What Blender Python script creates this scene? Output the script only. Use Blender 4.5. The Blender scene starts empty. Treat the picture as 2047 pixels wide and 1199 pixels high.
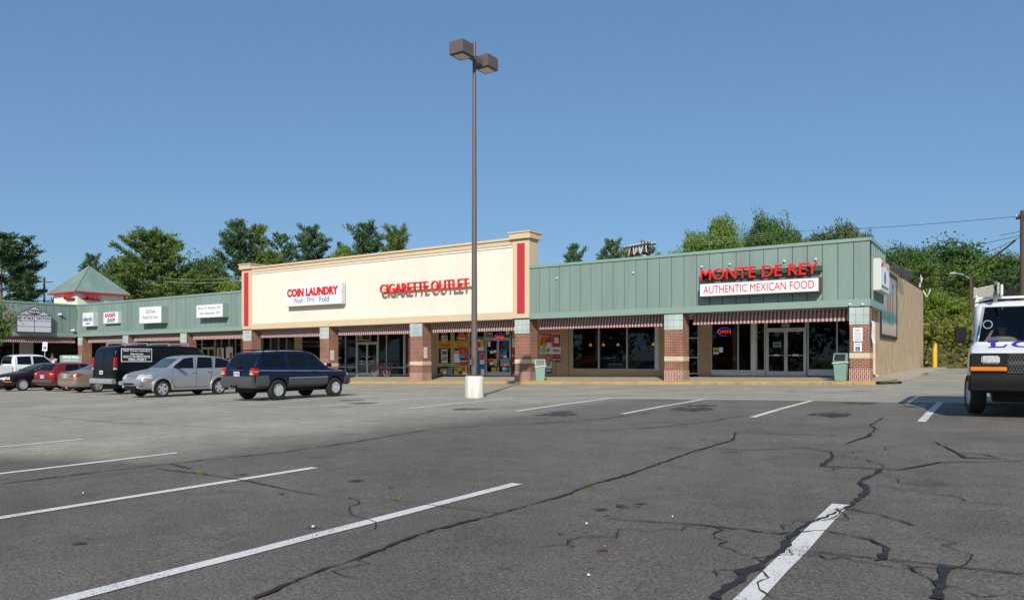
import bpy, bmesh, math, random
from mathutils import Vector, Matrix
from mathutils.bvhtree import BVHTree
R=math.radians
scn=bpy.context.scene
# ---------------------------------------------------------------- camera, sky, sun
YAW=R(33.4)
cam=bpy.data.cameras.new('camera'); camo=bpy.data.objects.new('camera',cam); scn.collection.objects.link(camo)
camo.location=(0,0,1.2); camo.rotation_euler=(R(90),0,YAW)
cam.sensor_width=36; cam.lens=1497/2047*36; cam.shift_y=(717-599.5)/2047; cam.clip_end=5000; cam.clip_start=.1
scn.camera=camo
scn.render.resolution_x=1024; scn.render.resolution_y=599
SUN_EL=R(34)
# direction to the sun on the ground: behind the camera, a little to its left
sx,sy=-.105,-.994
cf,cr=(-.5503,.8350),(.8350,.5503)
SD=Vector((cr[0]*sx+cf[0]*sy, cr[1]*sx+cf[1]*sy,0)).normalized()
to_sun=Vector((SD.x*math.cos(SUN_EL),SD.y*math.cos(SUN_EL),math.sin(SUN_EL)))
w=bpy.data.worlds.new('World'); scn.world=w; w.use_nodes=True
nt=w.node_tree; sky=nt.nodes.new('ShaderNodeTexSky'); sky.sky_type='NISHITA'; sky.sun_disc=False
sky.sun_elevation=SUN_EL; sky.sun_rotation=math.atan2(to_sun.x,to_sun.y)
sky.air_density=1.0; sky.dust_density=.5; sky.ozone_density=2.2; sky.altitude=200
bg=nt.nodes['Background']; bg.inputs[1].default_value=.24
gm=nt.nodes.new('ShaderNodeGamma'); gm.inputs[1].default_value=.55
tn=nt.nodes.new('ShaderNodeMixRGB'); tn.blend_type='MULTIPLY'; tn.inputs[0].default_value=1; tn.inputs[2].default_value=(.478,.710,.955,1)
nt.links.new(sky.outputs[0],gm.inputs[0]); nt.links.new(gm.outputs[0],tn.inputs[1]); nt.links.new(tn.outputs[0],bg.inputs[0])
sl=bpy.data.lights.new('sun','SUN'); sl.energy=4.5; sl.angle=R(.6); sl.color=(1,.93,.83)
so=bpy.data.objects.new('sun',sl); scn.collection.objects.link(so)
so.rotation_euler=(-to_sun).to_track_quat('-Z','Y').to_euler(); so.location=(0,-20,60)
scn.view_settings.view_transform='Standard'; scn.view_settings.look='None'
scn.view_settings.exposure=0; scn.view_settings.gamma=1
# ---------------------------------------------------------------- measuring helpers
F=1497.;CX=1023.5;HY=717.;EYE=1.2
fw=(-.5503,.8350);rt=(.8350,.5503)
def g(Y):
    if Y<17: return .01*Y
    if Y<36: return .17+.004*(Y-17)
    return .246+.012*(min(Y,75)-36)
def gz(X,Y): return .0165*max(-110,min(30,X))+g(max(Y,-60))
def ray(px):
    k=(px-CX)/F; return (fw[0]+rt[0]*k, fw[1]+rt[1]*k)
def ground(px,py):
    r=ray(px); s=(py-HY)/F; lo,hi=1,300
    for _ in range(50):
        m=(lo+hi)/2
        if (EYE-s*m)-gz(r[0]*m,r[1]*m)>0: lo=m
        else: hi=m
    return r[0]*lo,r[1]*lo
def xY(px,Y):                      # X of the sight line px on the plane Y
    r=ray(px); return r[0]*Y/r[1]
def at(px,D): r=ray(px); return r[0]*D,r[1]*D
# ---------------------------------------------------------------- object helpers
COL=scn.collection
def tag(o,label=None,cat=None,group=None,kind=None):
    if label:o['label']=label
    if cat:o['category']=cat
    if group:o['group']=group
    if kind:o['kind']=kind
    return o
def thing(name,label,cat,loc=(0,0,0),rz=0,group=None):
    o=bpy.data.objects.new(name,None); COL.objects.link(o); o.location=loc; o.rotation_euler=(0,0,rz)
    o.empty_display_size=.3
    return tag(o,label,cat,group)
def copy_tree(o,parent=None):
    c=o.copy(); COL.objects.link(c)
    if parent is not None: c.parent=parent
    for ch in o.children: copy_tree(ch,c)
    return c
class MB:
    def __init__(s): s.v=[];s.f=[];s.m=[]
    def add(s,vs,fs,m=0):
        b=len(s.v); s.v+= [tuple(v) for v in vs]; s.f+=[tuple(i+b for i in f) for f in fs]; s.m+=[m]*len(fs); return s
    def box(s,x0,x1,y0,y1,z0,z1,m=0):
        if x0>x1:x0,x1=x1,x0
        if y0>y1:y0,y1=y1,y0
        if z0>z1:z0,z1=z1,z0
        v=[(x0,y0,z0),(x1,y0,z0),(x1,y1,z0),(x0,y1,z0),(x0,y0,z1),(x1,y0,z1),(x1,y1,z1),(x0,y1,z1)]
        return s.add(v,[(0,3,2,1),(4,5,6,7),(0,1,5,4),(1,2,6,5),(2,3,7,6),(3,0,4,7)],m)
    def slopebox(s,x0,x1,y0,y1,zf0,zf1,m=0):   # box whose bottom/top follow functions of X
        v=[]
        for z in (zf0,zf1):
            for x,y in ((x0,y0),(x1,y0),(x1,y1),(x0,y1)): v.append((x,y,z(x)))
        return s.add(v,[(0,3,2,1),(4,5,6,7),(0,1,5,4),(1,2,6,5),(2,3,7,6),(3,0,4,7)],m)
    def prism(s,poly,ax,a,b,m=0):              # polygon in the plane normal to axis ax, from a to b
        def P(u,v,t): return (t,u,v) if ax==0 else ((u,t,v) if ax==1 else (u,v,t))
        n=len(poly); vs=[P(u,v,a) for u,v in poly]+[P(u,v,b) for u,v in poly]
        ar=sum(poly[i][0]*poly[(i+1)%n][1]-poly[(i+1)%n][0]*poly[i][1] for i in range(n))
        fs=[tuple(range(n)),tuple(range(2*n-1,n-1,-1))]+[(i,n+i,n+(i+1)%n,(i+1)%n) for i in range(n)]
        return s.add(vs,fs,m)
    def cyl(s,p0,p1,r0,r1=None,n=12,m=0,cap=True):
        r1=r0 if r1 is None else r1
        p0=Vector(p0);p1=Vector(p1);d=(p1-p0).normalized()
        a=d.orthogonal().normalized(); b=d.cross(a)
        vs=[];fs=[]
        for p,r in((p0,r0),(p1,r1)):
            for i in range(n):
                t=2*math.pi*i/n; vs.append(p+(a*math.cos(t)+b*math.sin(t))*r)
        for i in range(n): fs.append((i,(i+1)%n,n+(i+1)%n,n+i))
        if cap: fs+= [tuple(range(n-1,-1,-1)),tuple(range(n,2*n))]
        return s.add(vs,fs,m)
    def tube(s,pts,r,n=6,m=0):
        pts=[Vector(p) for p in pts]; rr=r if isinstance(r,(list,tuple)) else [r]*len(pts)
        vs=[];fs=[];ref=None
        for i,p in enumerate(pts):
            d=(pts[min(i+1,len(pts)-1)]-pts[max(i-1,0)]).normalized()
            if ref is None: ref=d.orthogonal().normalized()
            a=(ref-d*ref.dot(d)).normalized(); ref=a; b=d.cross(a)
            for j in range(n):
                t=2*math.pi*j/n; vs.append(p+(a*math.cos(t)+b*math.sin(t))*rr[i])
        for i in range(len(pts)-1):
            for j in range(n): fs.append((i*n+j,i*n+(j+1)%n,(i+1)*n+(j+1)%n,(i+1)*n+j))
        fs+=[tuple(range(n-1,-1,-1)),tuple(range((len(pts)-1)*n,len(pts)*n))]
        return s.add(vs,fs,m)
    def lathe(s,prof,n=24,axis='z',c=(0,0,0),m=0,closed=False):
        vs=[];fs=[];k=len(prof)
        for i in range(n):
            t=2*math.pi*i/n; co,si=math.cos(t),math.sin(t)
            for r,h in prof:
                if axis=='z': vs.append((c[0]+r*co,c[1]+r*si,c[2]+h))
                elif axis=='y': vs.append((c[0]+r*co,c[1]+h,c[2]+r*si))
                else: vs.append((c[0]+h,c[1]+r*co,c[2]+r*si))
        for i in range(n):
            j=(i+1)%n
            for q in range(k if closed else k-1):
                q2=(q+1)%k; fs.append((i*k+q,j*k+q,j*k+q2,i*k+q2))
        return s.add(vs,fs,m)
    def build(s,name,mats,parent=None,smooth=False,bevel=0,off=None,angle=35,rec=True):
        me=bpy.data.meshes.new(name); v=s.v
        if off is not None: v=[(a-off[0],b-off[1],c-off[2]) for a,b,c in v]
        me.from_pydata(v,[],s.f)
        for m in (mats if isinstance(mats,(list,tuple)) else [mats]): me.materials.append(m)
        me.polygons.foreach_set('material_index',s.m)
        bm=bmesh.new(); bm.from_mesh(me)
        if rec: bmesh.ops.recalc_face_normals(bm,faces=bm.faces)
        if bevel:
            es=[e for e in bm.edges if len(e.link_faces)==2 and e.calc_face_angle(0)>R(30)]
            bmesh.ops.bevel(bm,geom=es,offset=bevel,segments=2,affect='EDGES',clamp_overlap=True)
        if smooth or bevel:
            for f in bm.faces:f.smooth=True
            for e in bm.edges:
                if len(e.link_faces)==2 and e.calc_face_angle(0)>R(angle): e.smooth=False
        bm.to_mesh(me); bm.free()
        o=bpy.data.objects.new(name,me); COL.objects.link(o)
        if parent is not None:o.parent=parent
        return o
def struct(name,o): o.name=name; o['kind']='structure'; return o
# ---------------------------------------------------------------- materials
def sr(r,g_,b):
    f=lambda c:(c/255/12.92) if c/255<=.04045 else ((c/255+.055)/1.055)**2.4
    return (f(r),f(g_),f(b),1)
def nodes(name):
    m=bpy.data.materials.new(name); m.use_nodes=True; n=m.node_tree
    return m,n,n.nodes['Principled BSDF'],n.nodes.new,n.links.new
def mat(name,c,rough=.6,metal=0,var=.12,scale=6,bump=0,bscale=60,coat=0,spec=.5,streak=False,emit=None):
    m,n,b,N,L=nodes(name); c=c if len(c)==4 else (*c,1)
    b.inputs['Roughness'].default_value=rough; b.inputs['Metallic'].default_value=metal
    b.inputs['Specular IOR Level'].default_value=spec
    if coat: b.inputs['Coat Weight'].default_value=coat; b.inputs['Coat Roughness'].default_value=.04
    if emit: b.inputs['Emission Color'].default_value=c; b.inputs['Emission Strength'].default_value=emit
    tc=N('ShaderNodeTexCoord')
    if var:
        t=N('ShaderNodeTexNoise'); t.inputs['Scale'].default_value=scale; t.inputs['Detail'].default_value=6; t.inputs['Roughness'].default_value=.65
        if streak:
            mp=N('ShaderNodeMapping'); mp.inputs['Scale'].default_value=(1,1,.12); L(tc.outputs['Object'],mp.inputs[0]); L(mp.outputs[0],t.inputs['Vector'])
        else: L(tc.outputs['Object'],t.inputs['Vector'])
        r=N('ShaderNodeValToRGB'); r.color_ramp.elements[0].position=.3; r.color_ramp.elements[1].position=.7
        r.color_ramp.elements[0].color=(c[0]*(1-var),c[1]*(1-var),c[2]*(1-var),1)
        r.color_ramp.elements[1].color=(min(1,c[0]*(1+var*.6)),min(1,c[1]*(1+var*.6)),min(1,c[2]*(1+var*.6)),1)
        L(t.outputs[0],r.inputs[0]); L(r.outputs[0],b.inputs['Base Color'])
    else: b.inputs['Base Color'].default_value=c
    if bump:
        t2=N('ShaderNodeTexNoise'); t2.inputs['Scale'].default_value=bscale; t2.inputs['Detail'].default_value=3; L(tc.outputs['Object'],t2.inputs['Vector'])
        bp=N('ShaderNodeBump'); bp.inputs['Strength'].default_value=bump; bp.inputs['Distance'].default_value=.01
        L(t2.outputs[0],bp.inputs['Height']); L(bp.outputs[0],b.inputs['Normal'])
    return m
def brickmat(name,c1,c2,mort,bw,bh,ms=.012,rough=.85,vert=False,off=.5,bump=.4):
    m,n,b,N,L=nodes(name); b.inputs['Roughness'].default_value=rough
    tc=N('ShaderNodeTexCoord'); sp=N('ShaderNodeSeparateXYZ'); L(tc.outputs['Object'],sp.inputs[0])
    ad=N('ShaderNodeMath'); ad.operation='ADD'; L(sp.outputs[0],ad.inputs[0]); L(sp.outputs[1],ad.inputs[1])
    cb=N('ShaderNodeCombineXYZ')
    if vert: L(sp.outputs[2],cb.inputs[0]); L(ad.outputs[0],cb.inputs[1])
    else: L(ad.outputs[0],cb.inputs[0]); L(sp.outputs[2],cb.inputs[1])
    t=N('ShaderNodeTexBrick'); L(cb.outputs[0],t.inputs['Vector']); t.offset=off
    t.inputs['Scale'].default_value=1; t.inputs['Brick Width'].default_value=bw; t.inputs['Row Height'].default_value=bh
    t.inputs['Mortar Size'].default_value=ms; t.inputs['Mortar Smooth'].default_value=.1
    t.inputs['Color1'].default_value=c1; t.inputs['Color2'].default_value=c2; t.inputs['Mortar'].default_value=mort
    nz=N('ShaderNodeTexNoise'); nz.inputs['Scale'].default_value=1.3; nz.inputs['Detail'].default_value=8; L(tc.outputs['Object'],nz.inputs['Vector'])
    mr=N('ShaderNodeMapRange'); mr.inputs[1].default_value=.3; mr.inputs[2].default_value=.7; mr.inputs[3].default_value=.78; mr.inputs[4].default_value=1.1; L(nz.outputs[0],mr.inputs[0])
    mx=N('ShaderNodeMixRGB'); mx.blend_type='MULTIPLY'; mx.inputs[0].default_value=1; L(t.outputs['Color'],mx.inputs[1]); L(mr.outputs[0],mx.inputs[2])
    L(mx.outputs[0],b.inputs['Base Color'])
    bp=N('ShaderNodeBump'); bp.inputs['Strength'].default_value=bump; bp.inputs['Distance'].default_value=.01; bp.invert=True
    L(t.outputs['Fac'],bp.inputs['Height']); L(bp.outputs[0],b.inputs['Normal'])
    return m
def glassmat(name,tint=(.55,.6,.6),rough=.0):
    m,n,b,N,L=nodes(name); n.nodes.remove(b)
    tr=N('ShaderNodeBsdfTransparent'); tr.inputs[0].default_value=(*tint,1)
    gl=N('ShaderNodeBsdfGlossy'); gl.inputs['Roughness'].default_value=.01; gl.inputs[0].default_value=(.9,.95,1,1)
    fr=N('ShaderNodeFresnel'); fr.inputs[0].default_value=1.5
    mx=N('ShaderNodeMixShader'); L(fr.outputs[0],mx.inputs[0]); L(tr.outputs[0],mx.inputs[1]); L(gl.outputs[0],mx.inputs[2])
    L(mx.outputs[0],n.nodes['Material Output'].inputs[0]); return m
def leafmat(name,c,c2,sc=.5):
    m,n,b,N,L=nodes(name); b.inputs['Roughness'].default_value=.6; b.inputs['Specular IOR Level'].default_value=.25
    tc=N('ShaderNodeTexCoord'); t=N('ShaderNodeTexNoise'); t.inputs['Scale'].default_value=sc; t.inputs['Detail'].default_value=5; L(tc.outputs['Object'],t.inputs['Vector'])
    r=N('ShaderNodeValToRGB'); r.color_ramp.elements[0].position=.35; r.color_ramp.elements[1].position=.66
    r.color_ramp.elements[0].color=(*c,1); r.color_ramp.elements[1].color=(*c2,1); L(t.outputs[0],r.inputs[0]); L(r.outputs[0],b.inputs['Base Color'])
    tl=N('ShaderNodeBsdfTranslucent'); L(r.outputs[0],tl.inputs[0])
    mx=N('ShaderNodeMixShader'); mx.inputs[0].default_value=.28
    L(b.outputs[0],mx.inputs[1]); L(tl.outputs[0],mx.inputs[2]); L(mx.outputs[0],n.nodes['Material Output'].inputs[0]); return m
# ---------------------------------------------------------------- text
def text_mesh(s,ext=.01,bold=0,align='CENTER',space=1.0,shear=0):
    cu=bpy.data.curves.new('t','FONT'); cu.body=s; cu.extrude=ext; cu.offset=bold; cu.align_x=align; cu.size=1; cu.resolution_u=3
    cu.space_character=space; cu.shear=shear
    o=bpy.data.objects.new('t',cu); COL.objects.link(o); bpy.context.view_layer.update()
    me=bpy.data.meshes.new_from_object(o.evaluated_get(bpy.context.evaluated_depsgraph_get()))
    bpy.data.objects.remove(o); bpy.data.curves.remove(cu)
    return me
def lettering(name,s,m,parent,org,ux,nrm,w,h,depth=.01,bold=.0,space=1.0,shear=0,up=None):
    """text fitted to w x h, lower-left corner at org, running along ux, standing out along nrm"""
    me=text_mesh(s,.5,bold,space=space,shear=shear)
    vs=[v.co for v in me.vertices]
    x0=min(v.x for v in vs);x1=max(v.x for v in vs);y0=min(v.y for v in vs);y1=max(v.y for v in vs)
    ux=Vector(ux).normalized();n=Vector(nrm).normalized();uz=Vector(up).normalized() if up else n.cross(ux)
    org=Vector(org)
    for v in me.vertices:
        a=(v.co.x-x0)/(x1-x0)*w; b=(v.co.y-y0)/(y1-y0)*h; c=(v.co.z+.5)*depth
        v.co=org+ux*a+uz*b+n*c
    me.materials.clear(); me.materials.append(m); me.name=name
    for p in me.polygons: p.material_index=0
    o=bpy.data.objects.new(name,me); COL.objects.link(o)
    if parent is not None:o.parent=parent
    return o
# ================================================================ MATERIALS
def asphalt():
    m,n,b,N,L=nodes('asphalt'); b.inputs['Roughness'].default_value=.85; b.inputs['Specular IOR Level'].default_value=.3
    tc=N('ShaderNodeTexCoord'); sp=N('ShaderNodeSeparateXYZ'); L(tc.outputs['Object'],sp.inputs[0])
    def noise(sc,det=4,ro=.6):
        t=N('ShaderNodeTexNoise'); t.inputs['Scale'].default_value=sc; t.inputs['Detail'].default_value=det; t.inputs['Roughness'].default_value=ro
        L(tc.outputs['Object'],t.inputs['Vector']); return t.outputs[0]
    def math_(op,a,b_,c=None,clamp=False):
        q=N('ShaderNodeMath'); q.operation=op; q.use_clamp=clamp
        for i,v in enumerate((a,b_,c)):
            if v is None: continue
            if isinstance(v,(int,float)): q.inputs[i].default_value=v
            else: L(v,q.inputs[i])
        return q.outputs[0]
    def mr(x,a,b_,c,d):
        q=N('ShaderNodeMapRange'); L(x,q.inputs[0])
        for i,v in enumerate((a,b_,c,d)): q.inputs[i+1].default_value=v
        return q.outputs[0]
    X,Y=sp.outputs[0],sp.outputs[1]
    e=noise(.6,6); e2=math_('MULTIPLY',math_('SUBTRACT',e,.5),2.2)
    # newer dark surfacing: x > edge, y < 20.4 ; older worn pale surfacing elsewhere
    edge=math_('ADD',math_('MULTIPLY',math_('MAXIMUM',math_('SUBTRACT',5.4,Y),0),-2.6),-9.7)
    d1=math_('SUBTRACT',math_('ADD',X,e2),edge)
    d2=math_('SUBTRACT',20.35,math_('ADD',Y,math_('MULTIPLY',e2,.1)))
    k1=mr(d1,-1.1,1.5,0,1); k2=mr(d2,-.05,.1,0,1)
    dark=math_('MULTIPLY',k1,k2)
    gradd=mr(X,-10,0,.0,.08)
    big=noise(.35,8,.7); med=noise(3,6,.7); fine=noise(55,3,.8); vf=noise(140,2,.9)
    bigv=mr(big,.3,.7,.76,1.24); medv=mr(med,.3,.7,.86,1.16); finev=mr(fine,.35,.65,.48,1.6); vfv=mr(vf,.35,.65,.65,1.38)
    vo=N('ShaderNodeTexVoronoi'); vo.inputs['Scale'].default_value=36; L(tc.outputs['Object'],vo.inputs['Vector'])
    spk=mr(vo.outputs['Distance'],.06,.16,1.9,1.0)
    mul=math_('MULTIPLY',math_('MULTIPLY',bigv,medv),math_('MULTIPLY',finev,vfv)); mul=math_('MULTIPLY',mul,spk)
    mx=N('ShaderNodeMixRGB'); L(dark,mx.inputs[0]); mx.inputs[1].default_value=(.318,.295,.238,1)
    fd=N('ShaderNodeMixRGB'); L(mr(Y,6,17,0,1),fd.inputs[0]); fd.inputs[1].default_value=(.130,.115,.098,1); fd.inputs[2].default_value=(.158,.140,.118,1); L(fd.outputs[0],mx.inputs[2])  # dark surfacing paler farther off: Fresnel-like grazing brightness painted into its colour
    # oil-darkened patches down the middle of the bays
    oil=N('ShaderNodeTexNoise'); oil.inputs['Scale'].default_value=.9; oil.inputs['Detail'].default_value=5
    mp=N('ShaderNodeMapping'); mp.inputs['Location'].default_value=(3.3,8.1,0); L(tc.outputs['Object'],mp.inputs[0]); L(mp.outputs[0],oil.inputs['Vector'])
    ov=mr(oil.outputs[0],.66,.74,1,.55)
    m2=N('ShaderNodeMixRGB'); m2.blend_type='MULTIPLY'; m2.inputs[0].default_value=1; L(mx.outputs[0],m2.inputs[1]); L(math_('MULTIPLY',mul,ov),m2.inputs[2])
    L(m2.outputs[0],b.inputs['Base Color'])
    bp=N('ShaderNodeBump'); bp.inputs['Strength'].default_value=.6; bp.inputs['Distance'].default_value=.006; L(math_('ADD',fine,math_('MULTIPLY',vo.outputs['Distance'],.6)),bp.inputs['Height']); L(bp.outputs[0],b.inputs['Normal'])
    return m
def wornpaint(name,c,thr=.42,low=(.12,.115,.11)):
    m,n,b,N,L=nodes(name); b.inputs['Roughness'].default_value=.8
    tc=N('ShaderNodeTexCoord')
    def noise(sc,det):
        t=N('ShaderNodeTexNoise'); t.inputs['Scale'].default_value=sc; t.inputs['Detail'].default_value=det; t.inputs['Roughness'].default_value=.75; L(tc.outputs['Object'],t.inputs['Vector']); return t
    a=noise(70,3); bq=noise(1.5,6)
    ad=N('ShaderNodeMath'); ad.operation='MULTIPLY_ADD'; L(bq.outputs[0],ad.inputs[0]); ad.inputs[1].default_value=.5; L(a.outputs[0],ad.inputs[2])
    r=N('ShaderNodeValToRGB'); r.color_ramp.elements[0].position=thr+.08; r.color_ramp.elements[1].position=thr+.2
    r.color_ramp.elements[0].color=(*low,1); r.color_ramp.elements[1].color=(*c,1)
    L(ad.outputs[0],r.inputs[0]); L(r.outputs[0],b.inputs['Base Color']); return m
def stripes():
    m,n,b,N,L=nodes('striped_canvas'); b.inputs['Roughness'].default_value=.8
    tc=N('ShaderNodeTexCoord'); sp=N('ShaderNodeSeparateXYZ'); L(tc.outputs['Object'],sp.inputs[0])
    ad=N('ShaderNodeMath'); ad.operation='ADD'; L(sp.outputs[0],ad.inputs[0]); L(sp.outputs[1],ad.inputs[1])
    dv=N('ShaderNodeMath'); dv.operation='MULTIPLY'; L(sp.outputs[0],dv.inputs[0]); dv.inputs[1].default_value=1/.165
    # on the wing the cloth runs along Y: add Y only through object rotation
    fr=N('ShaderNodeMath'); fr.operation='FRACT'; L(dv.outputs[0],fr.inputs[0])
    r=N('ShaderNodeValToRGB'); r.color_ramp.interpolation='CONSTANT'
    st=[(0,(.30,.055,.04)),(.48,(.06,.06,.09)),(.54,(.70,.68,.63)),(.67,(.14,.13,.15)),(.77,(.70,.68,.63)),(.91,(.06,.06,.09))]
    el=r.color_ramp.elements; el[0].position=0; el[0].color=(*st[0][1],1); el[1].position=st[1][0]; el[1].color=(*st[1][1],1)
    for p,c in st[2:]: q=el.new(p); q.color=(*c,1)
    L(fr.outputs[0],r.inputs[0]); L(r.outputs[0],b.inputs['Base Color']); return m
def tilemat(name,c,gc,w=.3,h=.3):
    return brickmat(name,c,(c[0]*.93,c[1]*.95,c[2]*.95,1),gc,w,h,.008,.35,False,0,.2)
A_=asphalt()
WL=wornpaint('white_line_paint',(.74,.72,.68),.50); WL2=wornpaint('old_line_paint',(.80,.78,.73),.40,(.34,.32,.27))
YP=wornpaint('yellow_kerb_paint',(.52,.34,.10),.53)
TAR=mat('crack_sealant',(.036,.035,.035),.8,var=.5,scale=14,spec=.3)
STAIN,_n,_b,_N,_L=nodes('oil_stain'); _b.inputs['Base Color'].default_value=(.022,.020,.019,1); _b.inputs['Roughness'].default_value=.6
_t=_N('ShaderNodeTexNoise'); _t.inputs['Scale'].default_value=9; _t.inputs['Detail'].default_value=5; _tc=_N('ShaderNodeTexCoord'); _L(_tc.outputs['Object'],_t.inputs['Vector'])
_m=_N('ShaderNodeMapRange'); _m.inputs[1].default_value=.38; _m.inputs[2].default_value=.62; _m.inputs[3].default_value=.05; _m.inputs[4].default_value=.8; _L(_t.outputs[0],_m.inputs[0]); _L(_m.outputs[0],_b.inputs['Alpha'])
CONC=mat('concrete',(.42,.37,.29),.9,var=.22,scale=2.2,bump=.3,bscale=120)
CONC2=mat('pale_concrete',(.40,.38,.33),.9,var=.25,scale=1.5,bump=.3)
GREEN=mat('green_metal',(.222,.306,.272),.5,var=.2,scale=.7,streak=True,spec=.4)
GREEN2=mat('green_trim',(.245,.345,.305),.45,var=.05,scale=2)
GREEND=mat('green_gap',(.06,.09,.08),.8,var=0)
CREAM=mat('cream_stucco',(.84,.76,.635),.9,var=.08,scale=.8,bump=.25,bscale=150,streak=True)
TAN=mat('tan_stucco',(.66,.52,.345),.9,var=.06,scale=1,bump=.2,bscale=150)
REDP=mat('red_panel_paint',(.50,.035,.045),.6,var=.08)
BRICK=brickmat('red_brick',(.29,.065,.036,1),(.15,.035,.028,1),(.43,.33,.23,1),.215,.075,.011)
BRICKV=brickmat('soldier_brick',(.33,.095,.065,1),(.24,.07,.055,1),(.58,.5,.4,1),.24,.075,.013,vert=True)
TILE=tilemat('pale_tile',(.50,.57,.53,1),(.20,.25,.23,1))
LIME=mat('limestone_band',(.62,.51,.35),.85,var=.08,scale=4)
TBRICK=brickmat('tan_painted_brick',(.50,.36,.215,1),(.46,.33,.195,1),(.40,.285,.17,1),.4,.1,.008,.85,bump=.5)
TBRICKS=brickmat('tan_painted_side_brick',(.56,.42,.26,1),(.52,.39,.24,1),(.46,.34,.21,1),.4,.1,.008,.85,bump=.3)
TANW=mat('tan_plaster',(.47,.335,.195),.85,var=.08,scale=2,bump=.1)
ALU=mat('brushed_aluminium',(.55,.56,.55),.45,metal=.3,var=.1,scale=3)
ALUP=mat('pale_metal_panel',(.62,.64,.62),.5,metal=.1,var=.08,scale=3)
GL=glassmat('shop_glass',(.62,.68,.68))
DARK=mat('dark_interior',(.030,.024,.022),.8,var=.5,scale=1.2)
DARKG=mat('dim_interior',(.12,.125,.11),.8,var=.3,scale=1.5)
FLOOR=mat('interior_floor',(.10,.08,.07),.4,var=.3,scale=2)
SOFF=mat('soffit_paint',(.35,.32,.26),.8,var=.1)
WHITE=mat('sign_white',(.82,.83,.84),.4,var=.03,scale=3)
WHITEG=mat('sign_grey_white',(.60,.62,.68),.4,var=.05,scale=3)
RED=mat('sign_red',(.72,.018,.02),.35,var=.04)
REDS=mat('sign_red_matt',(.50,.03,.04),.6,var=.1)
BLUE=mat('sign_blue',(.03,.045,.20),.5,var=.1)
GREYT=mat('sign_grey_ink',(.16,.19,.20),.6,var=.1)
BLACK=mat('black_paint',(.018,.018,.02),.45,var=.1)
DKG=mat('dark_green_sign',(.02,.10,.06),.5,var=.1)
FRB=mat('sign_frame_brown',(.09,.075,.07),.5,var=.1)
STR=stripes()
GRASSG=mat('rough_ground',(.10,.12,.04),.95,var=.4,scale=.4)
ROOFG=mat('roof_gravel',(.30,.28,.25),.9,var=.2,scale=5)
SHNG=mat('dark_shingle',(.055,.05,.055),.8,var=.3,scale=9)
# ================================================================ GROUND
def sheet(name,xs,ys,dz,m,hole=None):
    v=[(x,y,gz(x,y)+dz) for y in ys for x in xs]; n=len(xs)
    f=[(j*n+i,j*n+i+1,(j+1)*n+i+1,(j+1)*n+i) for j in range(len(ys)-1) for i in range(n-1)]
    b=MB(); b.add(v,f); o=b.build(name,m,rec=False); o['kind']='structure'; return o
sheet('ground',[-1500,-400,-110,-80,-40,0,30,100,400,1500],[-1500,-300,-60,0,17,36,75,120,400,1500],-.02,GRASSG)
sheet('parking_lot',[-140,-110,-66,-33,-10,10,30,60],[-60,-20,0,17,33.4],0,A_)
sheet('driveway',[-4.4,0,6,12,30],[33.4,36,50,60,66],0,A_)
def quadstrip(b,pts,wd,dz=.006,seg=.6,m=0,taper=False,jag=0,rnd=None):
    """strip on the ground following pts (x,y)"""
    P=[Vector((p[0],p[1])) for p in pts]; Q=[P[0]]; W=[wd[0] if isinstance(wd,(list,tuple)) else wd]
    for i in range(len(P)-1):
        n=max(1,int((P[i+1]-P[i]).length/seg)); w0=wd[i] if isinstance(wd,(list,tuple)) else wd; w1=wd[i+1] if isinstance(wd,(list,tuple)) else wd
        for k in range(1,n+1): Q.append(P[i].lerp(P[i+1],k/n)); W.append(w0+(w1-w0)*k/n)
    if jag and rnd:
        for i in range(1,len(Q)-1): Q[i]=Q[i]+Vector((rnd.uniform(-jag,jag),rnd.uniform(-jag,jag))); W[i]*=rnd.uniform(.5,1.5)
    vs=[];fs=[]
    for i,q in enumerate(Q):
        d=(Q[min(i+1,len(Q)-1)]-Q[max(i-1,0)]).normalized(); nn=Vector((-d.y,d.x))*W[i]/2
        for s in (1,-1):
            p=q+nn*s*(rnd.uniform(.45,1.35) if jag and rnd else 1)
            vs.append((p.x,p.y,gz(p.x,p.y)+dz))
    for i in range(len(Q)-1): fs.append((2*i,2*i+1,2*i+3,2*i+2))
    b.add(vs,fs,m)
def pline(x0,y0,x1,y1,wd=.11,m=WL,dz=.006,seg=.5):
    b=MB(); rn=random.Random(int(x0*77+y0)); quadstrip(b,[(x0,y0),(x1,y1)],wd,dz,seg)
    b.v=[(x+rn.uniform(-.006,.006),y,z) for x,y,z in b.v]
    o=b.build('parking_line',m,rec=False); o['kind']='structure'
for x0,y0,x1,y1 in [(-1.0,-1,-1.09,6.38),(-4.15,-1,-3.93,6.05),(-6.95,-1,-6.62,5.93),(-9.85,-1,-9.53,6.08),(-13.2,-1,-12.9,6.5),(-16.1,-1,-15.9,6.3)]:
    pline(x0,y0,x1,y1,.125)
for x0,x1 in [(-1.2,-1.3),(-4.05,-4.2),(-6.77,-7.05),(-9.44,-9.9),(-12.7,-12.9),(-15.98,-16.05),(-19.1,-18.9),(-22.1,-22),(-25.1,-25),(-28.9,-28.8),(-31.9,-31.8),(-35,-34.9),(-38.2,-38.1),(-41.3,-41.2),(-44.4,-44.3),(-47.5,-47.4)]:
    pline(x0,14.5,x1,20.5 if x0>-10 else 19.6,.13,WL if x0>-8 else WL2)
b=MB(); quadstrip(b,[(-17.5,19.0),(-15.1,19.4),(-12,19.9),(-10,20.2),(-7,20.5),(-4,20.7),(0,20.75),(9,20.9)],.12,.008,.5); struct('parking_line',b.build('parking_line',WL2,rec=False))
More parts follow.
